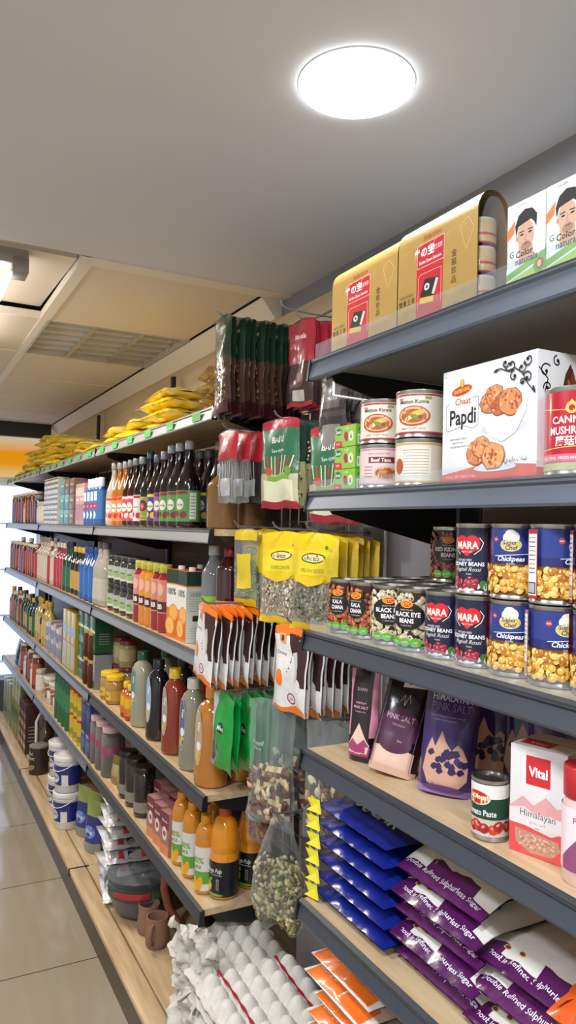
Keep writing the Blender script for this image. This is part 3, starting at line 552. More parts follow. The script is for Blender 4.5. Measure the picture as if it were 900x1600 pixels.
# ---- salt goods
def pouch(w, h, d, seed=0, stand=True, wr=.0025, lean=0, g0=.0):
    def th(x, y):
        U = min(1, abs(2*x/w)); V = min(1, max(0, y/h))
        e = max(0., 1-U**3.2)**.55
        q = (1-V**1.7)**.75 if stand else max(0, math.sin(PI*V))**.55
        if stand: q *= min(1, .72+V*3)
        return d/2*e*q
    def S(side):
        def fn(x, y, o=0.):
            t = th(x, y); n = noise.noise(Vector((x*38+seed, y*30, seed*1.7+side)))*wr*min(1, t/(d*.12+1e-6)); n += noise.noise(Vector((x*90+seed, y*14, 3+seed)))*wr*.35
            return (x*(1-.06*t/(d/2)), side*(t+n+o)+(0 if t > .001 else side*.0006), y)
        return fn
    return S
def bag(key, w, h, d, colf, art=None, seed=1, stand=True, wr=.0025, nx=14, ny=18, name='pouch', cat='bag', mat='film', colb=None, parts=None, step=.008, zig=False, M=None, main='body', artmat='label'):
    S = pouch(w, h, d, seed, stand, wr); b = MB()
    for sd_, cf in ((-1, colf), (1, colb or colf)):
        fn = S(sd_); b.grid(lambda u, v: fn((u-.5)*w, v*h), nx, ny, (lambda u, v, cf=cf: cf((u-.5)*w, v*h)) if callable(cf) else cf)
    if stand: fa, fb = S(-1), S(1); n = nx; b.add([fa((i/n-.5)*w, 0) for i in range(n+1)]+[fb((i/n-.5)*w, 0) for i in range(n+1)], [(i, i+1, n+2+i, n+1+i) for i in range(n)], colf(0, 0) if callable(colf) else colf)
    f = MB()
    if art: fn = S(-1); art.put(f, lambda x, y, o: fn(x, max(0, min(h, y)), (o-.0002)*7+.0003), step, step)
    if M:
        b.v = [tuple(M @ Vector(p)) for p in b.v]; f.v = [tuple(M @ Vector(p)) for p in f.v]
    p = [part(main, b, mat, None, 60)]
    if f.f: p.append(part('printed_label', f, artmat, None, 60))
    kind(key, name, cat, p+(parts or [])); return S
a = Art()
a.sh([(-.036, .0), (.036, 0), (.036, .040), (.0, .048), (-.036, .040)], '#d8b098').ell(0, .075, .036, .034, '#4a1a38', 0, 28).sh([(-.030, .04), (.030, .04), (.030, .012), (-.030, .012)], '#e2bda4').ell(0, .050, .030, .016, '#4a1a38').text('PINK SALT', 0, .092, .009, '#d9a0b8', w=.05, bold=.01).text('Himalayan', 0, .080, .004, '#b88aa0').text('fine', .008, .055, .004, '#caa').sh([(-.010, .142), (.030, .148), (.030, .164), (-.010, .158)], '#eceae6').text('BARI', .010, .153, .008, '#c8202a', bold=.03, rot=5).line([(-.008, .118), (-.002, .130), (.0, .112), (.006, .132), (.010, .118)], .0012, '#b9a0a8').line([(-.034, .006), (-.034, .150)], .0008, '#8a6a7a').line([(.034, .006), (.034, .150)], .0008, '#8a6a7a')
bag('pinksalt', .082, .185, .055, lambda x, y: '#d9ad98' if y < .012 else '#1a1318', a, 3)
a = Art(); a.text('HIMALAYAN', 0, .172, .0125, '#b9b2cf', w=.074, bold=.02).text('PINK SALT', 0, .155, .015, '#7a66a8', w=.074, bold=.0).text('natural fine grain mined rock salt', -.004, .138, .0035, '#a79cc9').text('product of the mountains', -.008, .131, .003, '#a79cc9')
M1 = [(-.042, .040), (-.038, .075), (-.030, .098), (-.022, .083), (-.012, .112), (-.002, .092), (.010, .080), (.020, .092), (.030, .085), (.042, .062), (.042, .030), (.030, .016), (0, .010), (-.030, .018)]
a.sh(M1, '#c79a82')
g_ = random.Random(3)
for i in range(26):
    x, y = g_.uniform(-.034, .034), g_.uniform(.045, .082); a.sh([(x, y), (x+.007, y+.003), (x+.012, y-.004), (x+.004, y-.010), (x-.002, y-.006)], '#2a1a4a')
a.ell(.0, .012, .04, .006, '#5a2a6a').text('1 kg', -.022, .020, .005, '#3a2a6a')
bag('himalaya', .100, .205, .062, lambda x, y: '#8a6ab0' if y < .008 else ('#38235e' if y < .190 else '#2e1c50'), a, 5)
a = Art(); a.text('SHAN', 0, .138, .006, '#e8c0d0').text('PREMIUM', 0, .112, .004, '#d9a0b8').text('PINK SALT', 0, .104, .005, '#e9b9c9').text('Himalayan fine', 0, .096, .003, '#caa').sh([(-.026, .028), (0, .075), (.024, .034), (.020, .018), (-.022, .018)], '#e3c3ae').sh([(-.028, .026), (-.014, .044), (0, .034), (.014, .046), (.026, .028), (.022, .012), (-.024, .012)], '#a23a68').text('pink salt', 0, .018, .003, '#fff')
bag('slimsalt', .062, .175, .045, lambda x, y: '#d98aa4' if abs(x) > .024 and y > .05 else '#201218', a, 8)
a = Art(); r = .027; c_ = PI*r
a.rect(-c_, .0075, c_, .033, '#c9bfb0').beans(-c_, .009, c_, .031, .008, .0075, ['#b02a22', '#c93a2c', '#98201a'], 26, 2, '#ea8a7a').rect(-c_, .032, c_, .062, '#123f2a').text('Tomato Paste', .006, .041, .0085, '#fff', w=.050, bold=.01).rect(-c_, .062, c_, .0815, '#e9e6e0')
a.ell(.002, .062, .021, .011, '#e8d8b0').ell(.002, .062, .019, .0092, '#c01f26').text('Del Monte', .002, .063, .0068, '#fff2c0', w=.030, bold=.03).text('Quality', .002, .0535, .003, '#1a5a32', shear=.3)
can('paste', r, .088, '#123f2a', a, lidcol='#8f8c86')
a = Art(); w, h = .085, .150
a.sh([(-w/2, 0), (w/2, 0), (w/2, .045), (.02, .034), (-.02, .040), (-w/2, .062)], '#d84a4c').sh([(-w/2, .062), (-.022, .080), (-.006, .070), (.012, .086), (.028, .074), (w/2, .080), (w/2, .045), (-w/2, .045)], '#d8a09c').sh([(-w/2, .045), (-w/2, .060), (-.02, .066), (0, .056), (.02, .062), (w/2, .050), (w/2, .040)], '#d8cfcb')
a.rect(-w/2, .040, w/2, .060, '#ded8d4').rect(-.018, .098, .018, .138, '#c8242c').text('Vital', 0, .117, .013, '#fff', w=.028, bold=.03).text('Himalayan', 0, .058, .0095, '#4a4a4a', w=.052).text('pink salt', .0, .0465, .005, '#c98a8a').text('fine', 0, .040, .003, '#777')
a.sh([(-.034, .034), (.030, .030), (.034, .018), (.020, .006), (-.010, .004), (-.032, .014)], '#b98a72').beans(-.030, .008, .028, .030, .002, .0015, ['#c99a82', '#a87860', '#dbb49c'], 90, 2)
sd = Art(); sd.sh([(-.04, 0), (.04, 0), (.04, .030), (-.04, .045)], '#d84a4c')
for k in range(12): sd.rect(-.008, .050+k*.0035, .006, .0515+k*.0035, '#777')
tp = Art(); tp.rect(-.035, .012, .010, .040, '#c8242c').text('Vital', -.012, .025, .010, '#fff')
cardbox('vital', w, .082, h, '#dcd8d4', a, sd, tp, name='salt_box')
# grinder jar with red lid
def jar(key, r, h, body, lid, lidh=.02, lab=None, art=None, mat='bottle', name='jar', cat='jar', contents=None, labcol='#fff', n=28, lidr=1.0):
    P = [(r*.88, 0), (r, .006), (r, h-lidh-.012), (r*.86, h-lidh-.002), (r*.84, h-lidh)]
    b = MB(); b.lathe(P, body, n); parts = [part('glass' if mat in ('glass', 'clear') else 'body', b, mat, None, 50)]
    l = MB(); l.lathe([(r*.92*lidr, h-lidh), (r*.95*lidr, h-lidh+.001), (r*.95*lidr, h-.002), (r*.91*lidr, h)], lid, n); parts.append(part('lid', l, 'plastic', None, 50))
    if contents: c = MB(); c.lathe([(r*.84, .003), (r*.95, .008), (r*.95, (h-lidh)*.86), (r*.9, (h-lidh)*.9)], contents, n); parts.append(part('contents', c, 'food', None, 50))
    if lab:
        s = MB(); s.lathe([(r+.0004, lab[0]), (r+.0004, lab[1])], labcol, n, caps=False)
        if art: art.put(s, oncyl(r+.0004), r*.25)
        parts.append(part('label', s, 'label', None, 50))
    kind(key, name, cat, parts)
a = Art(); a.sh([(-.03, .035), (0, .07), (.03, .03), (.03, .02), (-.03, .02)], '#8c4a70').text('PINK', 0, .085, .008, '#8c2a5a')
jar('redlid', .030, .150, '#d9b7ac', '#b3202a', .040, (.02, .10), a, labcol='#e8d9da')
# ================================================================== set the near shelves
X0 = XN+.012
# topmost shelf
for i, (ua, ub) in enumerate(((632, 765), (527, 628))):
    y = (yat(ua, 430, .785)+yat(ub, 400, .785))/2-.006
    if i == 0: yg = y
    else: y = yg+.1+.003+.11
    place('gold', XN+.012+.032, y, SN[0], ['gold gable carton with red panel, open end showing tins', 'gold gable carton standing nearest the wire grid on the top shelf'][i], 'gold gift cartons').scale = ((1, 1, 1), (1.1, 1, .97))[i]
for i, (u, xo) in enumerate(((828, 0), (893, .0))): place('hair', X0+.033+xo, yat(u, 360, .78), SN[0], ['white and green hair colour box beside the gold carton', 'hair colour box at the right edge of the photo'][i], 'hair colour boxes')
# tins shelf
Z = SN[1]
for k in range(3): place('stock', .80, yat(549, 700, .79), Z+.0432*k+.0, '%s green stock cube box in the stack of three' % ['lowest', 'middle', 'topmost'][k], 'stock cube boxes')
yt = [yat(596, 700, .81), yat(654, 700, .81)]
yt[1] = min(yt[1], yt[0]-.088)
place('beef', .812, yt[0], Z, 'pink beef tin under the left cream mutton tin', 'meat tins', a=52); place('mutton', .812, yt[0], Z+.0845, 'cream mutton tin on top of the pink beef tin', 'meat tins', a=40)
place('mutton_back', .812, yt[1], Z, 'tin turned to its ingredients panel, under the right mutton tin', 'meat tins', a=40); place('mutton', .812, yt[1], Z+.0845, 'cream mutton tin next to the white snack box', 'meat tins', a=36)
for j, yy in enumerate(yt):
    for k in range(2): place('mutton', .912, yy+.01, Z+.0845*k, '%s mutton tin in the back row behind the %s front stack' % (['lower', 'upper'][k], ['left', 'right'][j]), 'meat tins behind', a=30)
yp = (yat(692, 670, .775)+yat(838, 670, .775))/2
place('papdi', .825, yp, Z, 'large white snack box with round fried crackers in a bowl')
place('mushroom', .806, yp-.1-.053, Z, 'red mushroom can in front of the snack box side', a=28)
# bean cans shelf
Z = SN[2]; ys = [1.272, 1.197, 1.118, 1.043, .965, .890, .811, .734, .657]
ks = ['kala', 'kala', 'blackeye', 'blackeye', 'mara', 'mara', 'superchef', 'superchef', 'superchef']
NM = {'kala': 'brown chickpea can', 'blackeye': 'black eye bean can', 'mara': 'navy kidney bean can with red heart', 'superchef': 'blue and gold chickpea can', 'ktckidney': 'brown kidney bean can'}
pos = ['at the far end of the front row', 'second in the front row from the far end', 'on the side of the brown chickpea cans', 'beside the first kidney bean can', 'standing alone in the front row', 'at the bottom of its stack', 'bottom front, beside the kidney bean stack', 'bottom front, near the right edge of the photo', 'bottom front, beyond the right edge']
for i, (y, k) in enumerate(zip(ys, ks)):
    place(k, .812, y, Z, '%s %s' % (NM[k], pos[i]), 'cans in the front row', a={'kala': 28, 'blackeye': 44, 'mara': 20, 'superchef': 32}[k]-(8 if i == 1 else 20 if i == 3 else 0)+(30 if i == 7 else 0))
place('mara', .812, .890, Z+.1112, 'navy kidney bean can stacked on top of another', 'upper cans', a=16)
place('superchef', .812, .811, Z+.1112, 'blue and gold chickpea can on top, beside the kidney bean stack', 'upper cans', a=32); place('superchef', .812, .734, Z+.1112, 'blue and gold chickpea can on top, barcode side showing', 'upper cans', a=88); place('superchef', .812, .657, Z+.1112, 'blue and gold chickpea can on top, beyond the right edge', 'upper cans', a=60)
rowl = {1: 'second', 2: 'third', 3: 'back'}
for r_ in (1, 2, 3):
    for i, (y, k) in enumerate(zip(ys, ks)):
        place(k, .812+.0765*r_, y+.004, Z, '%s in the %s row, %s from far end' % (NM[k], rowl[r_], ORD[i] if i else 'first'), 'cans in the rows behind', a=40)
        if i >= 5 and r_ < 3: place(k, .812+.0765*r_, y+.004, Z+.1112, 'upper %s, %s row, %s from far end' % (NM[k], rowl[r_], ORD[i]), 'upper cans in the rows behind', a=30)
place('ktckidney', .9655, 1.137, Z+.1092, 'brown kidney bean can standing alone on the rows behind', None, a=40)
# salt shelf
Z = SN[3]
place('slimsalt', .815, yat(565, 1120, .81), Z, 'slim black and pink salt pouch standing farthest from the viewer', a=25, tilt=(-2, 0), s=1.0)
place('pinksalt', .815, yat(612, 1150, .815), Z+.003, 'black salt pouch leaning back with a red and white tag', a=36, tilt=(-14, 9), s=1.1)
place('himalaya', .84, yat(695, 1160, .84), Z+.002, 'large purple salt pouch with a mountain of pink salt', a=40, tilt=(-8, 4), s=.93)
for i, (u, X) in enumerate(((652, .965), (722, .99), (765, .97), (812, .985), (870, .985))): place('himalaya' if i else 'pinksalt', X+.02*(i % 2), yat(u, 1130, X), Z, 'shadowed %s salt pouch in the back row, %s from the far end' % ('purple' if i else 'black', ORD[i] if i else 'first'), 'salt pouches behind', a=30+i*3, tilt=(-4, 2))
place('paste', .79, yat(766, 1250, .79), Z, 'small green and white tomato paste can by the salt box')
KIND_last = place('vital', .835, yat(826, 1250, .79), Z, 'pale pink and white box of salt with a red square', a=14)
place('redlid', .80, yat(916, 1290, .80), Z, 'salt jar with a red lid at the right edge', a=30)
# ================================================================== bags lying on the lower shelves
def lay(h, front=0., drop=0., seed=0):                            # lays a pouch on its back, front edge may sag
    def fn(p):
        x, t, y = p; z = -t; yy = y-h/2
        if drop and y < front: z -= (front-y)*drop; yy += (front-y)*.45*drop
        return (x, yy, z)
    return fn
def flatbag(key, w, h, d, colf, art=None, seed=1, front=0., drop=0., wr=.004, mat='film', name='bag', nx=18, ny=14, parts=None, artmat='label'):
    S = pouch(w, h, d, seed, False, wr); L = lay(h, front, drop); b = MB()
    def cf(u, v, s_): return colf((u-.5)*w, v*h)
    for s_ in (-1, 1): fn = S(s_); b.grid(lambda u, v: L(fn((u-.5)*w, v*h)), nx, ny, lambda u, v: colf((u-.5)*w, v*h))
    zmin = min(p[2] for p in b.v); b.v = [(p[0], p[1], p[2]-zmin) for p in b.v]
    pr = [part('body', b, mat, None, 60)]
    if art:
        f = MB(); fn = S(-1); art.put(f, lambda x, y, o: (lambda q: (q[0], q[1], q[2]-zmin))(L(fn(x, max(0, min(h, y)), (o-.0002)*7+.0004))), .008, .008); pr.append(part('printed_label', f, artmat, None, 60))
    kind(key, name, 'bag', pr+(parts or []))
# blue sugar bags with a yellow twisted end
def bluebag():
    a = Art(); a.text('SUGAR', .02, .06, .030, '#e8ecf6', bold=.02).ell(.02, .11, .04, .02, '#e8d43a')
    w, h, d = .245, .17, .036
    S = pouch(w, h, d, 4, False, .005); L = lay(h); b = MB()
    for s_ in (-1, 1): fn = S(s_); b.grid(lambda u, v: L(fn((u-.5)*w, v*h)), 20, 14, lambda u, v: '#182a86' if (int(v*9) % 4) else '#16247a')
    zm = min(p[2] for p in b.v); b.v = [(p[0], p[1], p[2]-zm) for p in b.v]
    f = MB(); fn = S(-1); a.put(f, lambda x, y, o: (lambda q: (q[0], q[1], q[2]-zm))(L(fn(x, y, o*7))), .01, .01)
    fl = MB()                                                     # folded end flap standing proud at the far corner
    for k, (c, x1, z1, y1) in enumerate((('#e9dc28', -w/2-.020, .030, -h/2+.020), ('#16205e', -w/2-.030, .024, -h/2+.05), ('#f2e63a', -w/2-.012, .006, -h/2+.006))):
        fl.add([(-w/2+.026, -h/2-.001-.001*k, .006), (-w/2+.020, -h/2-.002, .030), (x1, y1-.02, z1), (-w/2-.014, -h/2-.002-.002*k, .004)], [(0, 1, 2, 3)], c)
    fl.add([(-w/2+.03, -h/2-.0035, .008), (-w/2+.022, -h/2-.0035, .034), (-w/2-.024, -h/2-.006, .026), (-w/2-.010, -h/2-.004, .010)], [(0, 1, 2, 3)], '#ece02c')
    kind('blue', 'sugar_bag', 'bag', [part('body', b, 'film', None, 60), part('printed_label', f, 'label', None, 60), part('end_flap', fl, 'film', None, 0)])
bluebag()
a = Art(); a.text('Double Refined Sulphurless Sugar', 0, .016, .0085, '#e6d8ea', w=.185, bold=.01, shear=.15)
for x in (-.07, -.04): a.ell(x, .036, .007, .005, '#d9c23a', 0, 14).ell(x, .036, .005, .0035, '#6a2a5a', 0, 12)
a.ell(.055, .085, .024, .016, '#3a1a12').ell(.055, .085, .019, .011, '#e0c832').text('PURE', .055, .085, .008, '#3a1a12', bold=.02)
flatbag('purple', .212, .30, .040, lambda x, y: '#4e174e' if y < .034+.008*math.sin(x*40) else '#d9d6cc', a, 7, .05, .3, .006, name='sugar_bag')
flatbag('purpleB', .212, .30, .050, lambda x, y: '#561a54' if y < .036+.008*math.sin(x*35+1) else '#dedbd2', a, 19, .06, .35, .007, name='sugar_bag')
a = Art()
for k in range(5): a.line([(-.07+k*.03, .01), (-.05+k*.03, .05), (-.065+k*.03, .09)], .003, '#5a1e10')
flatbag('orange', .16, .2, .045, lambda x, y: '#e05a1c' if y < .11 else '#e8dccb', a, 23, .06, .4, .009, name='bag')
def flour(key, seed):
    a = Art(); w, h = .21, .15
    a.sh([(-w/2+.008, .0), (w/2-.01, .004), (w/2-.01, .055), (.03, .075), (-.01, .05), (-.03, .075), (-w/2+.01, .06)], '#e8721e').ell(-.045, .118, .017, .010, '#4a2414').ell(-.045, .118, .013, .006, '#e8d8c0').ell(.035, .118, .036, .022, '#3c1c12').ell(.035, .120, .028, .015, '#6a3a20').rect(.005, .040, .058, .078, '#1f6a34').text('Millet', .032, .062, .011, '#dff0d0').text('FLOUR', .032, .048, .007, '#dff0d0')
    for k in range(6): a.ell(-.09+.025*k, .095+.01*(k % 2), .006, .005, '#f0a24a', 0, 10)
    a.text('Whole grain', -.05, .03, .010, '#f6dcc0')
    flatbag(key, w, h, .036, lambda x, y: '#e9e2d8', a, seed, .0, .0, .004, name='flour_bag')
flour('flour', 31); flour('flourB', 47)
Z = SN[4]
for k in range(6): place('blue', XN+.105, 1.192-.003*(k % 2), Z+.0345*k, '%s blue sugar bag with yellow end flap in the stack' % (LVL[k] if k < 5 else 'topmost'), 'blue sugar bags', a=0)
yl, yr = (yat(607, 1420, .78)+yat(728, 1480, .78))/2-.012, (yat(733, 1500, .78)+yat(865, 1570, .78))/2-.004
for k in range(5): place('purple' if k % 2 else 'purpleB', .935-.012*(k % 2), yl+.004*(k % 3), Z+.006+.037*k, '%s purple and white sugar bag in the stack beside the blue bags' % (LVL[k] if k < 4 else 'topmost'), 'purple and white sugar bags', tilt=(0, 0))
for k in range(3): place('purpleB' if k % 2 else 'purple', .93+.008*k, yr-.004*k, Z+.006+.046*k, '%s purple and white sugar bag in the stack nearer the viewer' % ['lowest', 'middle', 'topmost'][k], 'purple and white sugar bags')
for k in range(3): place('orange', .885, yat(880, 1560, .80)-.055, Z+.006+.045*k, '%s crumpled orange bag at the right edge of the sugar shelf' % ['lowest', 'middle', 'topmost'][k], 'orange bags')
# lower shelf with flour bags
shelf(XN, 1.13, -.35, YN, CH-1.08, 'lowest near shelf, carrying orange and white flour bags', 'shelves of the near bay', '#42474f', .046)
KL = 0
for j, (y, n) in enumerate(((1.215, 6), (.985, 5))):
    for k in range(n):
        place('flour' if (k+j) % 2 else 'flourB', XN+.095+.01*((k+j) % 2), y+.012*((k*2+j) % 3), CH-1.08+.0375*k, '%s orange and white flour bag in the %s stack' % (LVL[k] if k < n-1 else 'topmost', ['far', 'near'][j]), 'flour bags', a=0)
# ================================================================== egg trays
def eggtray(key, seed, torn=0.):
    nx, ny, p = 5, 6, .053; W, D = nx*p+.02, ny*p+.02; g = random.Random(seed)
    def H(x, y):
        cx = (x+nx*p/2)/p; cy = (y+ny*p/2)/p
        if 0 <= cx <= nx and 0 <= cy <= ny:
            fx, fy = (cx % 1)-.5, (cy % 1)-.5; r = math.hypot(fx, fy)
            z = .036*(.5+.5*math.cos(PI*min(1, r/.62)**1.25))**.75
            px, py = abs((cx+.5) % 1-.5), abs((cy+.5) % 1-.5)      # dip between the domes
            return z-.006*(1-min(1, math.hypot(px, py)/.3))+noise.noise(Vector((x*60, y*60, seed)))*.0009
        return .004+noise.noise(Vector((x*40, y*40, seed)))*.004
    b = MB(); N = 8
    def fn(u, v, dz=0):
        x, y = (u-.5)*W, (v-.5)*D; e = max(abs(u-.5), abs(v-.5))*2
        if e > .985: x += noise.noise(Vector((x*30, y*30, seed)))*.008*(1+torn*3); y += noise.noise(Vector((x*30, y*30, seed+5)))*.008*(1+torn*3)
        return (x, y, H(x, y)-dz+(-.010*(e > .97)))
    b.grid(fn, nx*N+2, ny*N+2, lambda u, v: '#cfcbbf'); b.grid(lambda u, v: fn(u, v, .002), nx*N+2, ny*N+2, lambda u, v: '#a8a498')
    kind(key, 'egg_tray', 'tray', [part('tray', b, 'pulp', None, 70)])
eggtray('tray', 2); eggtray('tray2', 8, 1.)
def tray(key, x, y, z, label, rx=0, ry=0, rz=0):
    o = mobj('egg_tray', KIND[key][2][0][1], None, (x, y, z)); o.rotation_euler = (R(rx), R(ry), R(rz)); return tag(o, label, 'tray', 'pulp egg trays')
TX, TY = .835, 1.60
LV2 = ['lowest', 'second', 'third', 'fourth', 'fifth', 'sixth', 'seventh', 'eighth', 'ninth', 'tenth', 'eleventh', 'twelfth', 'thirteenth', 'fourteenth', 'fifteenth', 'sixteenth']
for k in range(16):
    last = k == 15
    t = tray('tray' if k % 2 == 0 or last else 'tray2', TX+.006*((k*5) % 3-1), TY+.006*((k*3) % 3-1), ZB+.012+.0295*k, '%s grey pulp egg tray of the front stack, counted upwards' % ('topmost, taped' if last else LV2[k]), 1+0*k, 0, (k*7) % 5-2)
    if last:
        for xx, wv in ((-.08, 1), (.083, -1)):
            tp = MB(); n = 48
            def H2(x, y):
                cx, cy = (x+5*.053/2)/.053, (y+6*.053/2)/.053; fx, fy = (cx % 1)-.5, (cy % 1)-.5; return .036*(.5+.5*math.cos(PI*min(1, math.hypot(fx, fy)/.62)**1.25))**.75
            tp.grid(lambda u, v: (xx+(u-.5)*.007*(1+.4*math.sin(v*40))+.006*math.sin(v*3)*wv, (v-.5)*.33, max(.022, H2(xx, (v-.5)*.315)+.003)), 2, n, '#9c2436'); q = mobj('tape', tp.mesh('tape', 60, ('film',)), t)
for k in range(10): tray('tray2' if k % 2 else 'tray', .90, 1.955, ZB+.012+.0285*k, '%s grey pulp egg tray of the back stack, counted upwards' % LV2[k], 0, 0, 3-k)
for k in range(3): tray('tray' if k == 1 else 'tray2', .91, 1.965+.006*k, ZB+.305+.026*k, '%s of three tilted egg trays on the back stack' % ['lowest', 'middle', 'topmost'][k], 6, -3, 3*k-3)
def torn(name, loc, rot, w, h, seed, label):
    b = MB(); N = 26
    def fn(u, v, dz=0):
        n = noise.noise(Vector((u*5+seed, v*5, seed))); m = noise.noise(Vector((u*14, v*14, seed+3)))
        e = 1+.16*noise.noise(Vector((math.atan2(v-.5, u-.5)*2.2, seed, 1)))+.07*m*(max(abs(u-.5), abs(v-.5)) > .42)
        return ((u-.5)*w*e, n*.035+m*.010+.014*math.cos(u*w*118)*math.cos(v*h*118)+dz, (v-.5)*h*e)
    for d in (0, .0022): b.grid(lambda u, v: fn(u, v, d), N, N, '#c9c5b8')
    o = mobj(name, b.mesh(name, 70, ('pulp',)), None, loc); o.rotation_euler = tuple(R(a) for a in rot); return tag(o, label, 'tray', None)
torn('torn_egg_tray', (.79, 1.985, .46), (4, -8, -74), .20, .26, 3, 'torn crumpled egg tray standing upright beside the hose')
torn('torn_egg_tray', (.665, 1.745, .42), (-8, 4, -82), .17, .24, 9, 'ragged torn egg tray against the side of the taped stack')
# ================================================================== packs on the wire grid hooks
def hpack(key, w, h, d, colf, art=None, seed=1, name='hanging_pack', mat='film', wr=.002, contents=None, hdr=None, artmat='label', back=None, window=None, gather=False):
    """a flat sealed pack whose origin is at the hanging hole, top centre"""
    M = Matrix.Translation((0, 0, -h))
    pr = []
    if hdr: b = MB(); b.box(-w/2+.002, -.0012, -hdr[0], w/2-.002, .0012, 0.004, hdr[1]); pr.append(part('header', b, 'card', None, 0))
    if contents:
        g = random.Random(seed); c = MB(); cols, rx, ry, n, (y0, y1), sh_ = contents
        for i in range(n):
            x, y = g.uniform(-.5, .5)*w*.84, g.uniform(y0, y1); q = max(.1, (1-abs(2*x/w)**3))**.5*(max(0, math.sin(PI*min(1, y/h)))**.4)
            z = (1 if g.random() < .35 else -1)*d*.34*q*g.uniform(.75, 1)
            c.ball((x, z, y-h), rx*g.uniform(.8, 1.2), ry*g.uniform(.7, 1), ry*g.uniform(.8, 1.2), g.choice(cols), Matrix.Rotation(g.uniform(0, 3), 3, 'Y') @ Matrix.Rotation(g.uniform(-.5, .5), 3, 'X'), 7, 5)
        core = MB(); S0 = pouch(w*.84, (y1-y0), d*.55, seed, False, .001)
        for s_ in (-1, 1): core.grid(lambda u, v: (lambda q: (q[0], q[1], q[2]+y0-h))(S0(s_)((u-.5)*w*.84, v*(y1-y0))), 10, 10, lambda u, v: cols[int(u*37+v*53) % len(cols)])
        c.v += []; n0 = len(c.v); c.v += core.v; c.f += [tuple(i+n0 for i in f) for f in core.f]; c.c += core.c
        pr.append(part('contents', c, 'food', None, 60))
    n1 = len(pr)
    if gather:
        def gf(v):
            q = v.z/-h                                                # 0 at the hook, 1 at the bottom
            k = .30+.75*min(1, (q/.5))**1.2 if q < .5 else 1.05-.35*max(0, (q-.72)/.28)**2
            return Vector((v.x*k, v.y*(.6+.9*q), v.z+(.012*math.cos(v.x*60)*q if q > .9 else 0)))
    bag('_tmp', w, h, d, colf, art, seed, False, wr, 12, 16, mat=mat, M=M, artmat=artmat)
    for pn, me, sub in KIND['_tmp'][2]: pr.append(('pouch' if pn == 'body' else 'printed_label', me, None))
    if gather:
        for pn, me, sub in pr:
            for v in me.vertices: v.co = gf(v.co)
    sd = seed*1.37
    for pn, me, sub in pr:
        if pn == 'header': continue
        for v in me.vertices:
            q = -v.co.z/h; x, z = v.co.x, v.co.z
            k = 1-.07*math.sin(PI*min(1, max(0, q)))**2+.03*q
            v.co.x = x*k+.0035*noise.noise(Vector((sd, z*22, 1)))+.010*max(0, q-.2)*math.sin(sd)
            v.co.z = z+.006*noise.noise(Vector((x*26, sd, z*9)))*(1 if q > .5 else .5)-.012*(abs(2*x/w)**2)*(q < .2)*(1-q*5)
            v.co.y += .007*noise.noise(Vector((x*16, z*13, sd)))+.004*math.sin(x*50+sd)*q
        me.update()
    kind(key, name, 'pack', pr)
def hang(key, Xs, y, z, lab, group, a=0, ay=0, name=None, jit=.006, swing=0):
    for k, X in enumerate(Xs):
        o = place(key if isinstance(key, str) else key[k % len(key)], X, y+jit*math.sin(k*2.3), z-.004*((k*7) % 3)-EPS, lab(k) if callable(lab) else lab, group, a=a-3*(k % 3 == 1), tilt=(0, 0.01), name=name)
        o.rotation_euler = (0, R(swing*(1-.5*k/max(1, len(Xs)))), R(-90+a-4*(k % 3 == 1)))
g_ = random.Random(5)
def seeds(a, x0, y0, x1, y1, cols, n, seed, s=.002): a.beans(x0, y0, x1, y1, s, s*.7, cols, n, seed)
# a) dark dried-chilli style packs
a = Art(); a.rect(-.05, .23, .05, .275, '#1c3a28').text('Mukhwas', 0, .25, .014, '#c9d2b8', bold=.02).ell(0, .19, .035, .028, '#5a7a34').ell(0, .19, .026, .020, '#23401f'); seeds(a, -.05, .03, .05, .15, ['#7a3a2a', '#a8624a', '#5a6a34', '#b9a06a', '#3a2018'], 170, 3, .004); a.sh([(-.055, .0), (.055, 0), (.055, .03), (-.055, .03)], '#421a1e')
hpack('dark', .118, .29, .016, lambda x, y: '#3a1a1e' if y < .03 else ('#4a3428' if y < .16 else '#1f3226'), a, 3, 'seed_mix_pack')
hang('dark', [.820+.0205*k for k in range(12)], 1.985, CH+.615, lambda k: 'dark green and brown seed mix pack, %s from the aisle on its high hook' % (ORD[k] if k else 'first'), 'dark seed mix packs', swing=-2)
peg(1.985, CH+.612, .795, 'chrome hook carrying the dark seed mix packs')
# b) red topped packs with a round emblem
a = Art(); a.rect(-.055, .12, .055, .235, '#8c1f2a').text('Masala', 0, .19, .014, '#e8c0b8', bold=.02).ell(0, .075, .030, .030, '#2a1c1a').ell(0, .075, .026, .026, '#6a3a34').ell(0, .078, .016, .014, '#b9a090').rect(-.028, .015, .028, .045, '#b9aea4').rect(-.055, .0, .055, .012, '#a0202c')
hpack('redtop', .118, .24, .014, lambda x, y: '#3c2a2a' if y < .12 else '#7a1c26', a, 7, 'spice_pack')
hang('redtop', [.945+.0175*k for k in range(7)], 1.735, CH+.565, lambda k: 'red topped spice pack with round emblem, %s from the aisle' % (ORD[k] if k else 'first'), 'red topped spice packs', a=10)
peg(1.735, CH+.562, .925, 'chrome hook carrying the red topped spice packs'); peg(1.79, CH+.60, .905, 'empty chrome hook poking up beside the gold cartons')
a = Art(); a.rect(-.035, .02, .035, .08, '#8f8a86').rect(-.035, .12, .035, .17, '#5a5452'); a.text('Mehndi', 0, .145, .010, '#ccc')
hpack('greyp', .105, .20, .014, lambda x, y: '#3a3434' if int(y*90) % 3 else '#4c4444', a, 9, 'spice_pack')
hang('greyp', [.935+.019*k for k in range(7)], 1.545, CH+.375, lambda k: 'smoky grey pack under the top near shelf, %s from the aisle' % (ORD[k] if k else 'first'), 'smoky grey packs', a=8)
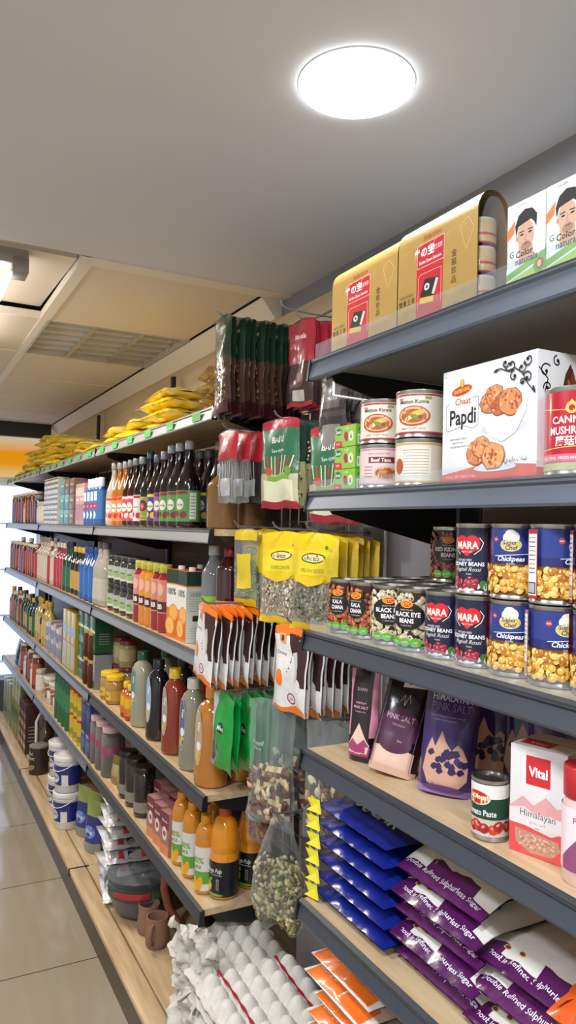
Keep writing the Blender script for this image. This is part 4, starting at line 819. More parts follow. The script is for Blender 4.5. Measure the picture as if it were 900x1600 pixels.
o = empty('plastic_hook', (.90, 1.49, CH+.345)); mobj('hook', MB().tube([(0, 0, -.03), (0, 0, 0), (.008, 0, .016), (.022, 0, .02), (.034, 0, .010), (.032, 0, -.004)], .003, '#e6e6e2', 8).mesh('hook', 40, ('plastic',)), o); mobj('stem', MB().tube([(0, 0, -.03), (.18, 0, -.034)], .0028, '#e6e6e2').mesh('stem', 40, ('plastic',)), o); tag(o, 'white plastic hook under the end of the top near shelf', 'hook')
# c) clear packs with red headers
a = Art(); a.rect(-.06, .125, .06, .21, '#b3232f').ell(-.01, .165, .02, .018, '#d9a0a0').text('Agar', 0, .185, .012, '#f4d9d4', bold=.02).rect(-.04, .02, .035, .07, '#b5b9bb'); [a.line([(-.05+.02*k, .02), (-.045+.018*k, .12)], .004, '#c5c9c9') for k in range(5)]
hpack('redclear', .115, .215, .02, lambda x, y: '#e9ecec', a, 11, 'agar_pack', mat='clearbag')
hpack('redblack', .115, .215, .02, lambda x, y: '#a81f2c' if y > .12 else '#2c2222', a, 12, 'agar_pack')
for k, (X, kk) in enumerate(((.845, 'redclear'), (.885, 'redclear'), (.925, 'redblack'), (.955, 'redblack'))): hang([kk], [X], 1.985, CH+.285, ['clear and red pack nearest the aisle beside the dark bottles', 'second clear pack with red header', 'red and black pack behind the clear packs', 'rearmost red and black pack'][k], 'red header packs', a=6)
peg(1.985, CH+.282, .825, 'chrome hook carrying the red header packs')
# d) green and red rice stick packs
a = Art(); a.rect(-.075, .13, .075, .215, '#2c6a48').text('BARI', 0, .185, .017, '#e9d2d0', bold=.03).text('Sewaiyan', 0, .155, .010, '#e6efe6').rect(-.075, .0, .075, .02, '#a01f30').rect(-.06, .02, .065, .075, '#dcd9b8').rect(-.045, .075, .05, .088, '#7aa83a')
for k in range(9): a.line([(-.05+.012*k, .09), (-.062+.016*k, .14)], .004, ['#d9cfa8', '#b5402c', '#e6dec0'][k % 3])
a.ell(-.04, .10, .015, .01, '#c2502e').ell(.045, .10, .014, .012, '#6a9a3a')
hpack('ricep', .155, .245, .022, lambda x, y: '#a8243a' if y > .222 or y < .02 else '#bdb894' if y < .09 else '#4a6a4a', a, 15, 'rice_pack')
a2 = Art(); seeds(a2, -.07, .02, .07, .20, ['#d9d2a8', '#c9c090', '#2c4a34', '#a03a2c'], 150, 8, .004)
hpack('riceside', .15, .235, .018, lambda x, y: '#2c4434' if y > .12 else '#a8a478', a2, 16, 'rice_pack')
hang(['ricep', 'riceside', 'riceside', 'riceside', 'riceside'], [.905, .935, .958, .981, 1.004], 1.77, CH+.298, lambda k: 'green and red pack of vermicelli facing the aisle' if k == 0 else 'green speckled vermicelli pack, %s behind the facing one' % ['', 'first', 'second', 'third', 'fourth'][k], 'vermicelli packs', a=14)
peg(1.77, CH+.295, .885, 'chrome hook carrying the vermicelli packs')
hang(['ricep', 'ricep', 'riceside', 'riceside'], [.935, .962, .985, 1.01], 1.555, CH+.262, lambda k: ['second green and red vermicelli pack, beside the green cube boxes', 'green and red vermicelli pack hidden just behind another', 'speckled vermicelli pack behind the stock cube boxes', 'rearmost speckled vermicelli pack behind the stock cube boxes'][k], 'vermicelli packs', a=12)
peg(1.555, CH+.262, .915, 'chrome hook behind the green stock cube boxes')
# e) yellow seed packs
def yellow(key, seed, cols, clearf=.5, w=.15, h=.245):
    a = Art(); a.rect(-w*.36, h*.56, w*.36, h*.80, '#f0d428').ell(0, h*.74, w*.28, .013, '#3c3a22').ell(0, h*.74, w*.25, .010, '#e8dc9a').text('Natco', 0, h*.74, .012, '#2a2a22', bold=.02).text('SUNFLOWER' if seed % 2 else 'MELON SEEDS', 0, h*.615, .009, '#5a7a2a').rect(-w/2+.006, 0.004, w/2-.006, .018, '#e2b81a')
    seeds(a, -w/2+.008, .025, w/2-.008, h*.50, cols, 300, seed, .0042); a.sh([(-w*.36, h*.56), (-w*.3, h*.50), (0, h*.46), (w*.3, h*.50), (w*.36, h*.56)], '#e9c81e').ell(w*.36, h*.86, .006, .006, '#3a8a3a')
    hpack(key, w, h, .024, lambda x, y: '#ecc61c' if y > h*.82 or y < .02 or abs(x) > w*.46 and y > h*.5 else ('#f0d42c' if y > h*.5 else '#a39a84'), a, seed, 'seed_pack')
yellow('yel', 21, ['#c9bda4', '#b5a78c', '#ddd3bd', '#8f8068']); yellow('yelg', 22, ['#8a8878', '#6f7062', '#a5a392', '#5c5c50'])
a = Art(); a.rect(-.03, .05, .04, .15, '#e6cc2c').rect(-.055, .0, .055, .02, '#e2b81a').rect(-.06, .19, .06, .222, '#e8c61e')
hpack('yelclear', .13, .225, .022, lambda x, y: '#eef0ee', a, 23, 'seed_pack', mat='clearbag', contents=(['#8a9a5a', '#9ca86a', '#70804a'], .006, .003, 90, (.02, .12), 0))
hang(['yelclear', 'yelg', 'yel', 'yelg'], [.905, .93, .952, .972], 1.972, CH-.003, lambda k: ['clear pack with yellow header and green seeds nearest the aisle', 'grey and yellow seed pack behind the clear one', 'cream seed pack third on its hook', 'rearmost yellow seed pack on the far hook'][k], 'yellow seed packs', a=8)
peg(1.975, CH, .865, 'chrome hook carrying the clear and yellow packs')
hang(['yel', 'yelg', 'yelg', 'yelg', 'yelg'], [.905, .935, .957, .979, 1.0], 1.735, CH-.008, lambda k: ['yellow pack of pale sunflower seeds facing the aisle', 'yellow pack directly behind the pale sunflower seeds', 'third yellow pack on the middle hook', 'fourth yellow pack on the middle hook', 'rearmost yellow pack on the middle hook'][k], 'yellow seed packs', a=22)
peg(1.735, CH-.004, .87, 'chrome hook carrying the pale sunflower seeds')
hang('yelg', [.925, .957, .978, .999, 1.02, 1.041], 1.60, CH-.010, lambda k: 'yellow pack of grey seeds facing the aisle, above the brown chickpea cans' if k == 0 else 'yellow pack of grey seeds, %s behind the facing one' % ['', 'first', 'second', 'third', 'fourth', 'fifth'][k], 'yellow seed packs', a=20)
peg(1.60, CH-.006, .895, 'chrome hook above the brown chickpea cans')
# f) coconut packs
def coco(key, seed, w=.14, h=.225):
    a = Art(); a.sh([(.0, h-.02), (w/2-.003, h-.02), (w/2-.003, .075), (.01, .072), (-.014, .095), (.006, .12), (.016, .15), (.006, .18)], '#3a1a1c').ell(.012, .112, .030, .040, '#e9e7e2', 14).ell(.034, .075, .020, .020, '#e9e7e2')
    a.sh([(.018, .155), (.034, .16), (.042, .125), (.040, .09), (.030, .075), (.034, .11)], '#c9c7c2').ell(-.038, .085, .016, .022, '#ef7d1e', 14).text('Coconut', -.036, .150, .0095, '#5a3a3a', shear=.3).ell(.012, .036, .017, .014, '#8a2044').ell(.012, .036, .014, .011, '#ead2da').text('MILLED', .012, .036, .0055, '#8a2044', bold=.02).sh([(-w/2+.004, 0), (w/2-.004, 0), (w/2-.004, .014), (.03, .024), (0, .012), (-w/2+.004, .008)], '#ef7d1e')
    a.sh([(-.045, h-.024), (-.012, h-.024), (-.016, h-.052), (-.042, h-.050)], '#e8a05c').ell(-.030, h-.038, .008, .008, '#5a2414')
    hpack(key, w, h, .02, lambda x, y: '#ee7b22' if y > h-.022 or y < .006 else '#ebe9e4', a, seed, 'coconut_pack')
coco('coco', 31); coco('coco2', 37)
hang(['coco', 'coco2'], [.790+.0215*k for k in range(12)], 1.975, CH-.222, lambda k: 'orange and white coconut pack, %s from the aisle on the far hook' % (ORD[k] if k else 'first'), 'coconut packs on the far hook', a=2, swing=7)
peg(1.975, CH-.222, .77, 'chrome hook carrying the long row of coconut packs')
hang(['coco2', 'coco'], [.905+.0215*k for k in range(7)], 1.675, CH-.248, lambda k: 'orange and white coconut pack on the hook beside the cans, %s from the aisle' % (ORD[k] if k else 'first'), 'coconut packs on the near hook', a=8, swing=3)
peg(1.675, CH-.246, .885, 'chrome hook carrying the shorter row of coconut packs')
# g) green packs with a clear window
a = Art(); w, h = .125, .225
a.sh([(-w/2+.006, .010), (-.026, .0), (-.010, .05), (-.022, .10), (-w/2+.004, .12)], '#8a8f8c').ell(-.036, .055, .016, .04, '#2f2a28').ell(-.036, .055, .012, .033, '#4c4440').ell(.012, .125, .019, .016, '#12351c').text('Mint', .012, .125, .014, '#e0efe0', bold=.02, shear=.2).sh([(-w/2+.004, .12), (-.022, .10), (-.03, .16), (-.028, .218), (-w/2+.004, .22)], '#b9bfbe')
hpack('greenp', w, h, .026, lambda x, y: '#149a3c' if x > -.03 else '#9aa3a0', a, 41, 'herb_pack', wr=.004)
hang('greenp', [.845, .872, .912, .938, .962, .985, 1.01], 1.965, CH-.475, lambda k: 'bright green pack with a clear window, %s from the aisle' % (ORD[k] if k else 'first'), 'bright green packs', a=4, swing=4)
peg(1.965, CH-.473, .825, 'chrome hook carrying the bright green packs')
# h) clear bags of mixed nuts, pistachios and almonds
NUT = ['#5a3020', '#7a4528', '#c9a272', '#d9c096', '#40241a', '#8f5c34', '#e0cba0', '#6a3a26']
a = Art(); a.rect(-.075, .17, -.068, .31, '#3f8a5a').line([(-.078, .31), (-.078, .02), (-.03, .004)], .004, '#3a7a52').text('Mixed', -.03, .22, .012, '#c9d2cc').text('Nuts', -.03, .205, .010, '#c9d2cc')
hpack('nuts', .165, .335, .05, lambda x, y: '#f0f6f4', a, 51, 'nut_bag', mat='clearbag', wr=.009, contents=(NUT, .015, .008, 60, (.02, .16), 0))
hpack('nuts2', .15, .30, .045, lambda x, y: '#e8ecea', None, 53, 'nut_bag', mat='clearbag', wr=.010, contents=(['#7a5232', '#5a3820', '#c9a070', '#e6d6b0', '#3f2617'], .016, .009, 55, (.02, .15), 0))
PIS = ['#b3a268', '#9a8a4e', '#7f7a3e', '#c9b98a', '#6c5a30', '#c9bd90', '#5e662c', '#4a3c22']
hpack('pistachio', .165, .29, .07, lambda x, y: '#e9edea', None, 55, 'pistachio_bag', mat='clearbag', wr=.013, contents=(PIS, .0088, .0056, 520, (.02, .175), 0), gather=True)
hpack('almond', .11, .20, .04, lambda x, y: '#e4ddd8', None, 57, 'almond_bag', mat='clearbag', wr=.007, contents=(['#8a4a2e', '#a3603e', '#6f3a24', '#b97a56'], .010, .006, 70, (.02, .14), 0))
hang(['nuts', 'nuts2', 'nuts2'], [.895, .955, 1.015], 1.765, CH-.455, lambda k: ['clear bag of mixed nuts with a green edge facing the aisle', 'clear bag of nuts just behind the green edged one', 'rearmost clear bag of nuts on the middle hook'][k], 'bags of mixed nuts', a=22)
peg(1.765, CH-.452, .87, 'chrome hook carrying the bags of mixed nuts')
hang(['nuts2', 'nuts2', 'nuts2'], [.945, .985, 1.02], 1.555, CH-.47, lambda k: ['clear bag of brazil nuts beside the blue sugar bags', 'second clear bag of brazil nuts', 'rearmost clear bag of brazil nuts'][k], 'bags of brazil nuts', a=16)
peg(1.555, CH-.467, .915, 'chrome hook carrying the bags of brazil nuts')
hang('pistachio', [.89], 1.69, CH-.735, 'clear gathered bag full of pistachios hanging lowest', None, a=28); peg(1.69, CH-.732, .86, 'chrome hook carrying the pistachio bag')
hang('almond', [.93, .975], 1.90, CH-.70, lambda k: ['small clear bag of almonds behind the mango pulp bottle', 'second small bag of almonds farther back'][k], 'almond bags', a=10); peg(1.90, CH-.698, .905, 'chrome hook carrying the almond bags')
for n_ in ('nuts', 'nuts2', 'pistachio', 'almond', 'yelclear'): pass
for o in list(COL.objects):
    if o.name.startswith('contents'): o['kind'] = 'stuff'
# ================================================================== goods on the receding run
def bottle(key, h, r, liq, cap, neck=(.013, .80), sh=.58, lab=None, art=None, mat='bottle', name='bottle', cat='bottle', n=24, caph=.03, ribs=0, waist=0, sy=1., labcol='#fff', foot=None, liqh=None, dome=False):
    P = [(r*.82, 0), (r*.97, .004), (r, .012)]
    zs, zn = h*sh, h*neck[1]; steps = 7
    if waist: P += [(r, zs*.45), (r*(1-waist), zs*.6), (r, zs*.75)]
    P.append((r, zs))
    if dome == 'pinch': P += [(r*.93, zs+.008), (r*.93, zs+.012), (r, zs+.022)]; zs += .022
    for k in range(1, steps+1):
        t = k/steps
        if dome: P.append((neck[0]+(r-neck[0])*(1-t**2.1)**.55, zs+(zn-zs)*t)); continue
        P.append((neck[0]+(r-neck[0])*(.5+.5*math.cos(PI*t))**(1.1)+(.0006*(-1)**k if ribs else 0), zs+(zn-zs)*t))
    P.append((neck[0], h-caph))
    b = MB(); b.lathe(P, liq, n, sy=sy); pr = [part('body', b, mat, None, 50)]
    if liqh and mat in ('clear', 'glass'):
        q = MB(); q.lathe([(max(.004, p[0]-.0022), p[1]+.002) for p in P if p[1] < h*liqh], liqh and foot or liq, n, sy=sy); pr.append(part('liquid', q, 'bottle', None, 50))
    c = MB(); c.lathe([(neck[0]+.0025, h-caph), (neck[0]+.003, h-caph+.002), (neck[0]+.0026, h-.002), (neck[0]+.001, h)], cap, 18); pr.append(part('cap', c, 'plastic', None, 50))
    if lab:
        s = MB(); z0, z1 = lab; s.lathe([(r+.0004, z0), (r+.0004, z1)], labcol, n, caps=False, sy=sy)
        if art: art.put(s, (lambda f: (lambda x, y, o: (f(x, y, o)[0], f(x, y, o)[1]*sy, y)))(oncyl(r+.0006)), r*.28)
        pr.append(part('label', s, 'label', None, 50))
    kind(key, name, cat, pr)
def syrup(key, liq, cap, lab, spot, txt, seed, h=.30, r=.041):
    a = Art(); a.ell(0, .080, .017, .019, '#e6e2d2').text(txt, 0, .080, .008, '#4a3a2a', bold=.02).ell(.016, .045, .013, .012, spot).ell(-.014, .048, .010, .010, spot).rect(-.03, .115, .03, .125, spot).rect(.038, .03, .062, .12, '#dfe3d6')
    for k in range(7): a.rect(.041, .04+k*.011, .059, .043+k*.011, '#8a8f86')
    bottle(key, h, r, liq, cap, (.013, .84), .47, (.022, .128), a, labcol=lab, ribs=1, mat='bottle', name='syrup_bottle')
syrup('sy_green', '#150b0c', '#8f9496', '#5a9a4a', '#8a2a3a', 'Syrup', 1); syrup('sy_purple', '#160a10', '#7a7f84', '#9a5a86', '#5a2a6a', 'Cassis', 2, .285, .037); syrup('sy_yellow', '#20130e', '#55585c', '#4a3f86', '#e8c82c', 'Passion', 3, .28, .037)
syrup('sy_white', '#1c1212', '#808488', '#dcd6d2', '#b5303a', 'Cherry', 4, .285, .036); syrup('sy_red', '#2a120e', '#6f7276', '#c84a58', '#f0d8d8', 'Rose', 5, .285, .036); syrup('sy_orange', '#a8641e', '#8a8d90', '#dc8a4a', '#c2301e', 'Mango', 6, .285, .036); syrup('sy_pink', '#b9a48c', '#8f8f8c', '#e2b8ac', '#c2404a', 'Litchi', 7, .29, .037)
a = Art(); a.rect(-.06, .045, .06, .115, '#8a9a4a').ell(0, .083, .022, .022, '#2a2a20').ell(0, .083, .018, .018, '#b9303a').ell(0, .083, .010, .010, '#e07a80').rect(-.06, .028, .06, .042, '#c9b43a').text('SHERBET', 0, .035, .008, '#3a2a10')
bottle('sherbet', .30, .037, '#15100e', '#1f5a5c', (.012, .80), .46, (.025, .118), a, labcol='#a8ae6a', name='syrup_bottle')
bottle('amber', .20, .047, '#9a7448', '#8f8f8c', (.016, .88), .66, None, None, mat='liquid', name='oil_bottle')
for o_ in ('bottle',): pass
Z = TF[1]
def rowY(keys, y0, dy, X, Z, labf, group, a=22, s=1.): 
    for k, kk in enumerate(keys): place(kk, X+(.003*math.sin(k*5.1)), y0+dy*k, Z, labf(k, kk), group, a=a, s=s)
SYN = {'sy_green': 'green labelled dark', 'sy_purple': 'purple labelled dark', 'sy_yellow': 'yellow and purple labelled dark', 'sy_white': 'white labelled', 'sy_red': 'red labelled', 'sy_orange': 'orange labelled amber', 'sy_pink': 'pink labelled pale', 'sherbet': 'olive labelled teal capped black', 'amber': 'amber'}
seq = ['sy_green', 'sy_green', 'sy_green', 'sy_purple', 'sy_yellow', 'sherbet', 'sy_white', 'sy_red', 'sy_red', 'sy_orange', 'sy_orange', 'sy_pink']
rowY(seq, 2.41, .0895, .882, Z, lambda k, kk: '%s syrup bottle, %s from the near end of the bottle row' % (SYN[kk], ORD[k] if k else 'first'), 'syrup bottles in front')
seq2 = ['sy_green', 'sy_green', 'sy_yellow', 'sy_red', 'sy_green', 'sy_green', 'sy_purple', 'sy_white', 'sy_green', 'sy_red', 'sy_orange', 'sy_pink']
rowY(seq2, 2.26, .0985, .975, Z, lambda k, kk: '%s syrup bottle in the row behind, %s from the near end' % (SYN[kk], ORD[k] if k else 'first'), 'syrup bottles behind')
place('amber', .885, 2.115, Z, 'squat amber bottle at the near end of the syrup shelf', 'amber bottles', s=1.0); place('amber', .99, 2.125, Z, 'second squat amber bottle, behind the hanging vermicelli', 'amber bottles')
# cleaning bottles, soap boxes and jars further along the same shelf
def sack(key, w, h, d, cols, art=None, seed=1, name='pack', mat='film', cat='pack'):
    bag(key, w, h, d, lambda x, y: cols[min(len(cols)-1, int(y/h*len(cols)))], art, seed, True, .003, 8, 10, mat=mat, name=name, cat=cat)
a = Art(); a.rect(-.025, .08, .025, .11, '#b83a52').text('Fresh', 0, .095, .010, '#fff').rect(-.022, .12, .022, .165, '#d9e6ee').ell(0, .05, .018, .02, '#dfe9f2')
bottle('blueclean', .235, .034, '#2a5fa0', '#dfe9ee', (.013, .84), .62, (.03, .17), a, labcol='#3c74b4', name='cleaner_bottle', caph=.045)
for k in range(4): place('blueclean', .875+.0*k, 3.615+.075*k, Z, 'blue cleaner bottle with white cap, %s beyond the syrups' % (ORD[k] if k else 'first'), 'blue cleaner bottles')
def simplebox(key, w, d, h, base, bands, txt=None, tc='#fff', name='box', mat='card', sidec=None, emb=None, cat='box'):
    a = Art()
    for y0, y1, c in bands: a.rect(-w/2, y0*h, w/2, y1*h, c)
    if emb: a.ell(0, emb[0]*h, w*.3, min(w*.3, h*.18), emb[1])
    if txt: a.text(txt, 0, h*.62, min(.016, w*.18), tc, w=w*.7, bold=.02)
    sd = Art(); sd.rect(-d/2+.001, 0.001, d/2-.001, h-.001, sidec or base); 
    for k in range(5): sd.rect(-d*.28, h*.25+k*h*.07, d*.28, h*.27+k*h*.07, '#8a8a86')
    cardbox(key, w, d, h, base, a, sd, name=name, mat=mat, lidline=False)
simplebox('teal', .12, .08, .085, '#3f9a98', [(.0, .2, '#2f7f80'), (.7, 1, '#5fb0aa')], 'Soap', '#e9f2f0', name='soap_box', sidec='#b98a7a'); simplebox('pinkb', .10, .08, .22, '#c9a0a0', [(.1, .5, '#a86a72'), (.7, .9, '#e2c9c4')], 'Rose', name='soap_box'); simplebox('patt', .11, .07, .095, '#dedcd6', [(.2, .35, '#4a4644'), (.55, .7, '#6a6664'), (.85, .95, '#3a3634')], 'Soap', '#2a2a2a', name='soap_box')
simplebox('brownb', .11, .08, .085, '#8a6a5e', [(.3, .6, '#5a3f3a')], 'Henna', '#e0cfc0', name='soap_box')
for k in range(2): place('pinkb', .895, 3.96+.10*k, Z, 'tall pink soap box, %s of two past the blue cleaners' % ['nearer', 'farther'][k], 'tall pink boxes')
for j in range(3):
    for k in range(3): place(('brownb' if j == 0 else 'teal') if k < 2 or j != 1 else 'brownb', .895, 4.22+.135*j, Z+.0875*k, '%s box, %s in the %s stack of small soap boxes' % ('brown' if j == 0 or (k == 2 and j == 1) else 'teal', ['lowest', 'middle', 'topmost'][k], ['near', 'middle', 'far'][j]), 'small soap boxes')
for j in range(4):
    for k in range(3): place('patt', .885, 4.66+.118*j, Z+.0965*k, 'black and white patterned pack, %s in the %s column' % (['lowest', 'middle', 'topmost'][k], ['first', 'second', 'third', 'fourth'][j]), 'patterned packs')
jar('farbrown', .040, .23, '#6a2f24', '#d9cdb8', .02, (.03, .17), None, labcol='#a8523c'); jar('farblue', .038, .20, '#2c4c6a', '#8a8a8a', .03, (.03, .14), None, labcol='#35608c'); jar('farwhite', .036, .15, '#d9d4c8', '#c9c4b8', .03, (.02, .10), None, labcol='#e8e0d4')
fw = ['farwhite', 'farwhite', 'farblue', 'farbrown', 'farblue', 'farbrown', 'farbrown', 'farwhite', 'farbrown', 'farblue', 'farbrown', 'farbrown', 'farblue', 'farbrown']
rowY(fw, 5.22, .102, .885, Z, lambda k, kk: '%s jar far down the syrup shelf, %s past the patterned packs' % ({'farwhite': 'small white', 'farblue': 'blue', 'farbrown': 'red brown'}[kk], ORD[k] if k else 'first'), 'far jars on the syrup shelf', a=0)
# ---- top shelf: piles of yellow snack bags
def crisp(key, seed, c1, c2):
    a = Art(); a.ell(0, .075, .05, .03, c2).text('Snack', 0, .075, .016, '#8a5a1a', bold=.02)
    flatbag(key, .29, .21, .048, lambda x, y: c1 if abs(x) < .125 else '#fae98a', a, seed, .03, .3, .011, name='snack_bag')
crisp('crisp', 61, '#fbe22e', '#fdf2a0'); crisp('crisp2', 67, '#f0cf28', '#f4e8b0')
w_, h_ = .19, .15
flatbag('clearlay', w_, h_, .05, lambda x, y: '#e9dcae', None, 71, 0, 0, .014, mat='clearbag', name='snack_bag', parts=None)
nm_, ct_, pp_ = KIND['clearlay']; c = MB(); g = random.Random(3)
for i in range(70): c.ball((g.uniform(-.07, .07), g.uniform(-.05, .05), .024+g.uniform(-.012, .012)), .012, .009, .006, g.choice(['#d9b84a', '#c9a238', '#e6cc70', '#b98a2a']), Matrix.Rotation(g.uniform(0, 3), 3, 'Z'), 6, 4)
KIND['clearlay'] = (nm_, ct_, [part('contents', c, 'food')]+pp_)
Z = TF[0]; g = random.Random(12)
def pile(ys, n, tag_, keys, X=.93, grp='yellow snack bags', dz=.040, spread=.02):
    for k in range(n): 
        o = place(keys[k % len(keys)], X+g.uniform(-spread, spread), ys+g.uniform(-spread, spread), Z+dz*k, '%s snack bag in the %s' % ('bottom' if k == 0 else 'top' if k == n-1 else LVL[k], tag_), grp, a=0, tilt=(g.uniform(-3, 3), g.uniform(-3, 3)))
        o.rotation_euler.z = R(-90+g.uniform(-16, 16))
pile(2.23, 3, 'clear pile against the dark hanging packs', ['clearlay'], dz=.047, spread=.006); pile(2.20, 2, 'clear pair on the back of the top shelf near end', ['clearlay'], X=1.07, dz=.045)
pile(2.86, 4, 'large yellow pile nearest the hanging packs', ['crisp', 'crisp2'], X=.99, dz=.043); pile(3.16, 2, 'pair in front of the near upright post', ['crisp2', 'crisp'], X=.97); pile(3.45, 2, 'thin yellow pile at the first shelf joint', ['crisp', 'crisp2'], X=.97)
pile(3.95, 1, 'small heap just past the first ticket break', ['crisp'], X=.97); pile(4.27, 2, 'small gold pair on the middle top shelf', ['crisp2', 'crisp'], X=.97)
pile(4.72, 4, 'shaded gold pile behind the tall one', ['crisp2'], X=1.02); pile(5.05, 5, 'tall yellow pile on the far top shelf', ['crisp', 'crisp2'], X=.96); pile(5.42, 6, 'tallest yellow pile near the orange fascia', ['crisp2', 'crisp'], X=.96, dz=.040); pile(5.80, 4, 'yellow pile second from the far end', ['crisp', 'crisp2'], X=.96)
pile(6.15, 2, 'low yellow pile at the far end', ['crisp2', 'crisp'], X=.96); place('crisp', .96, 6.48, Z, 'single yellow snack bag lying at the very far end', 'yellow snack bags')
# ---- fourth level down from the eye line: juices, ketchups, jars
Z = TF[2]
a = Art(); a.rect(-.06, .06, .06, .15, '#7aa82a').text('Kaucher', 0, .075, .015, '#c2202c', bold=.03).ell(0, .118, .02, .018, '#d9e64a').rect(-.06, .045, .06, .058, '#e8e6da')
bottle('greenlab', .325, .040, '#8f9492', '#c9cccc', (.016, .90), .70, (.05, .165), a, labcol='#8ab82e', name='juice_bottle', mat='liquid'); a = Art(); a.ell(0, .10, .028, .035, '#e8c03a').text('ROOH', 0, .115, .014, '#8a1420', bold=.03).rect(-.07, .02, .07, .045, '#c9382c').ell(.01, .08, .014, .014, '#d9582a')
bottle('maroon', .325, .042, '#3a1216', '#8f1c24', (.016, .93), .78, (.02, .16), a, labcol='#d9782a', name='syrup_bottle')
place('maroon', .918, 2.12, Z, 'tall maroon bottle with an orange label above the coconut packs', a=10); place('greenlab', .908, 2.225, Z, 'tall grey bottle with a green label above the coconut packs', a=0)
a = Art(); w, h, d = .085, .235, .07
a.rect(-w/2, h*.80, w/2, h, '#1c3a2a').rect(-w/2, h*.44, w/2, h*.78, '#e9e9e2').text('100%', -.004, h*.68, .022, '#1c2a24', bold=.03).ell(.01, h*.37, .034, .030, '#f0962a').ell(.01, h*.37, .029, .025, '#f6b455').ell(-.014, h*.17, .034, .034, '#ee8a1e').ell(-.014, h*.17, .028, .028, '#f8c06a')
for k in range(8): a.line([(-.014, h*.17), (-.014+.026*math.cos(k*PI/4), h*.17+.026*math.sin(k*PI/4))], .0014, '#ee9a34')
a.rect(-w/2, 0, w/2, .012, '#d9701c')
sd = Art(); sd.rect(-d/2, 0, d/2, h*.78, '#c9cbc4').rect(-d/2, h*.8, d/2, h, '#1a3226').rect(-.012, h*.3, .012, h*.38, '#222').text('100%', 0, h*.68, .012, '#333')
for k in range(9): sd.rect(-.026, h*.44+k*.008, .026, h*.447+k*.008, '#8a8c86')
for k in range(5): sd.rect(-.024, h*.06+k*.008, .024, h*.067+k*.008, '#9a9c96')
cp = MB(); cp.lathe([(.012, h), (.012, h+.012), (.010, h+.013)], '#e8e8e4', 18)
cardbox('carton', w, d, h, '#e0701c', a, sd, name='juice_carton', cat='carton', lidline=False) if False else cardbox('carton', w, d, h, '#e07a22', a, sd, name='juice_carton', lidline=False)
KIND['carton'][2].append(part('cap', cp, 'plastic'))
place('carton', .885, 2.36, Z, 'nearest orange juice carton, half hidden by the green labelled bottle', 'orange juice cartons'); place('carton', .885, 2.465, Z, 'orange juice carton with sliced oranges beside the squeeze bottles', 'orange juice cartons', a=8)
place('carton', .975, 2.40, Z, 'orange juice carton in the back row, near one', 'back cartons'); place('carton', .975, 2.52, Z, 'orange juice carton in the back row, far one', 'back cartons')
def ketchup(key, c1, c2):
    a = Art(); a.rect(-.05, .075, .05, .112, '#6a1424').rect(-.014, .08, .014, .108, '#14101a').text('BB', 0, .094, .018, '#f0ece8', bold=.03).ell(0, .155, .018, .022, '#e9b0a0')
    bottle(key, .245, .034, c1, '#b5b03a', (.020, .90), .74, (.07, .19), a, labcol=c2, name='sauce_bottle', waist=.08, caph=.03, sy=.75)
ketchup('ket_y', '#d9861c', '#d99a34'); ketchup('ket_r', '#9a1c24', '#d08a74')
for k, kk in enumerate(['ket_r', 'ket_r', 'ket_y', 'ket_y', 'ket_r']): place(kk, .868, 2.585+.078*k, Z, '%s squeeze bottle with a dark badge, %s from the juice carton' % ({'ket_y': 'yellow', 'ket_r': 'red'}[kk], ORD[k] if k else 'first'), 'squeeze sauce bottles', a=16)
a = Art(); a.ell(0, .045, .02, .014, '#8fb06a').text('Achar', 0, .055, .009, '#3a4a34', bold=.02).rect(-.03, .022, .03, .030, '#c9cfc0')
jar('pickle', .048, .124, '#3a3a2c', '#26282a', .020, (.02, .078), a, mat='bottle', name='pickle_jar', labcol='#a9b0a6')
for j in range(4):
    for k in range(2): place('pickle', .895, 3.02+.105*j, Z+.1255*k, '%s pickle jar in stack %s beyond the squeeze bottles' % (['lower', 'upper'][k], ['first', 'second', 'third', 'fourth'][j]), 'dark lidded pickle jars', a=20)
bottle('frost', .30, .040, '#a39e92', '#5a5550', (.017, .84), .55, (.03, .13), None, labcol='#b9b4a6', name='vinegar_bottle')
for k in range(2): place('frost', .875, 3.475+.095*k, Z, 'frosted grey bottle at the shelf joint, %s one' % ['near', 'far'][k], 'frosted bottles')
bottle('bigblue', .27, .044, '#24569c', '#1c3f7a', (.016, .84), .60, (.03, .15), None, labcol='#2c66b4', name='cleaner_bottle'); bottle('goldblk', .26, .034, '#1a1614', '#c9a64a', (.014, .80), .6, (.03, .13), None, labcol='#b9964a', name='sauce_bottle'); bottle('grn', .28, .036, '#16402c', '#2c2c2c', (.014, .78), .58, (.03, .14), None, labcol='#2a6a44', name='oil_bottle'); bottle('redb', .27, .036, '#8f2430', '#c9c4bc', (.014, .8), .62, (.03, .17), None, labcol='#b23a48', name='sauce_bottle'); bottle('crm', .29, .036, '#b9ae9c', '#8f8a80', (.014, .8), .64, (.03, .17), None, labcol='#cfc6b4', name='vinegar_bottle')
seq = ['bigblue', 'bigblue', 'bigblue', 'goldblk', 'goldblk', 'goldblk', 'grn', 'grn', 'redb', 'redb', 'redb', 'crm', 'redb', 'crm', 'crm', 'crm']
CN = {'bigblue': 'large blue', 'goldblk': 'black and gold', 'grn': 'dark green', 'redb': 'red', 'crm': 'cream', 'frost': 'frosted'}
rowY(seq, 3.675, .098, .882, Z, lambda k, kk: '%s bottle on the middle shelf, %s past the frosted bottles' % (CN[kk], ORD[k] if k else 'first'), 'far bottles on the middle shelf', a=0)
seq = ['crm', 'redb', 'farbrown', 'farbrown', 'farbrown', 'redb', 'farbrown', 'farblue', 'farbrown', 'redb', 'farbrown', 'farbrown', 'farblue', 'farbrown']
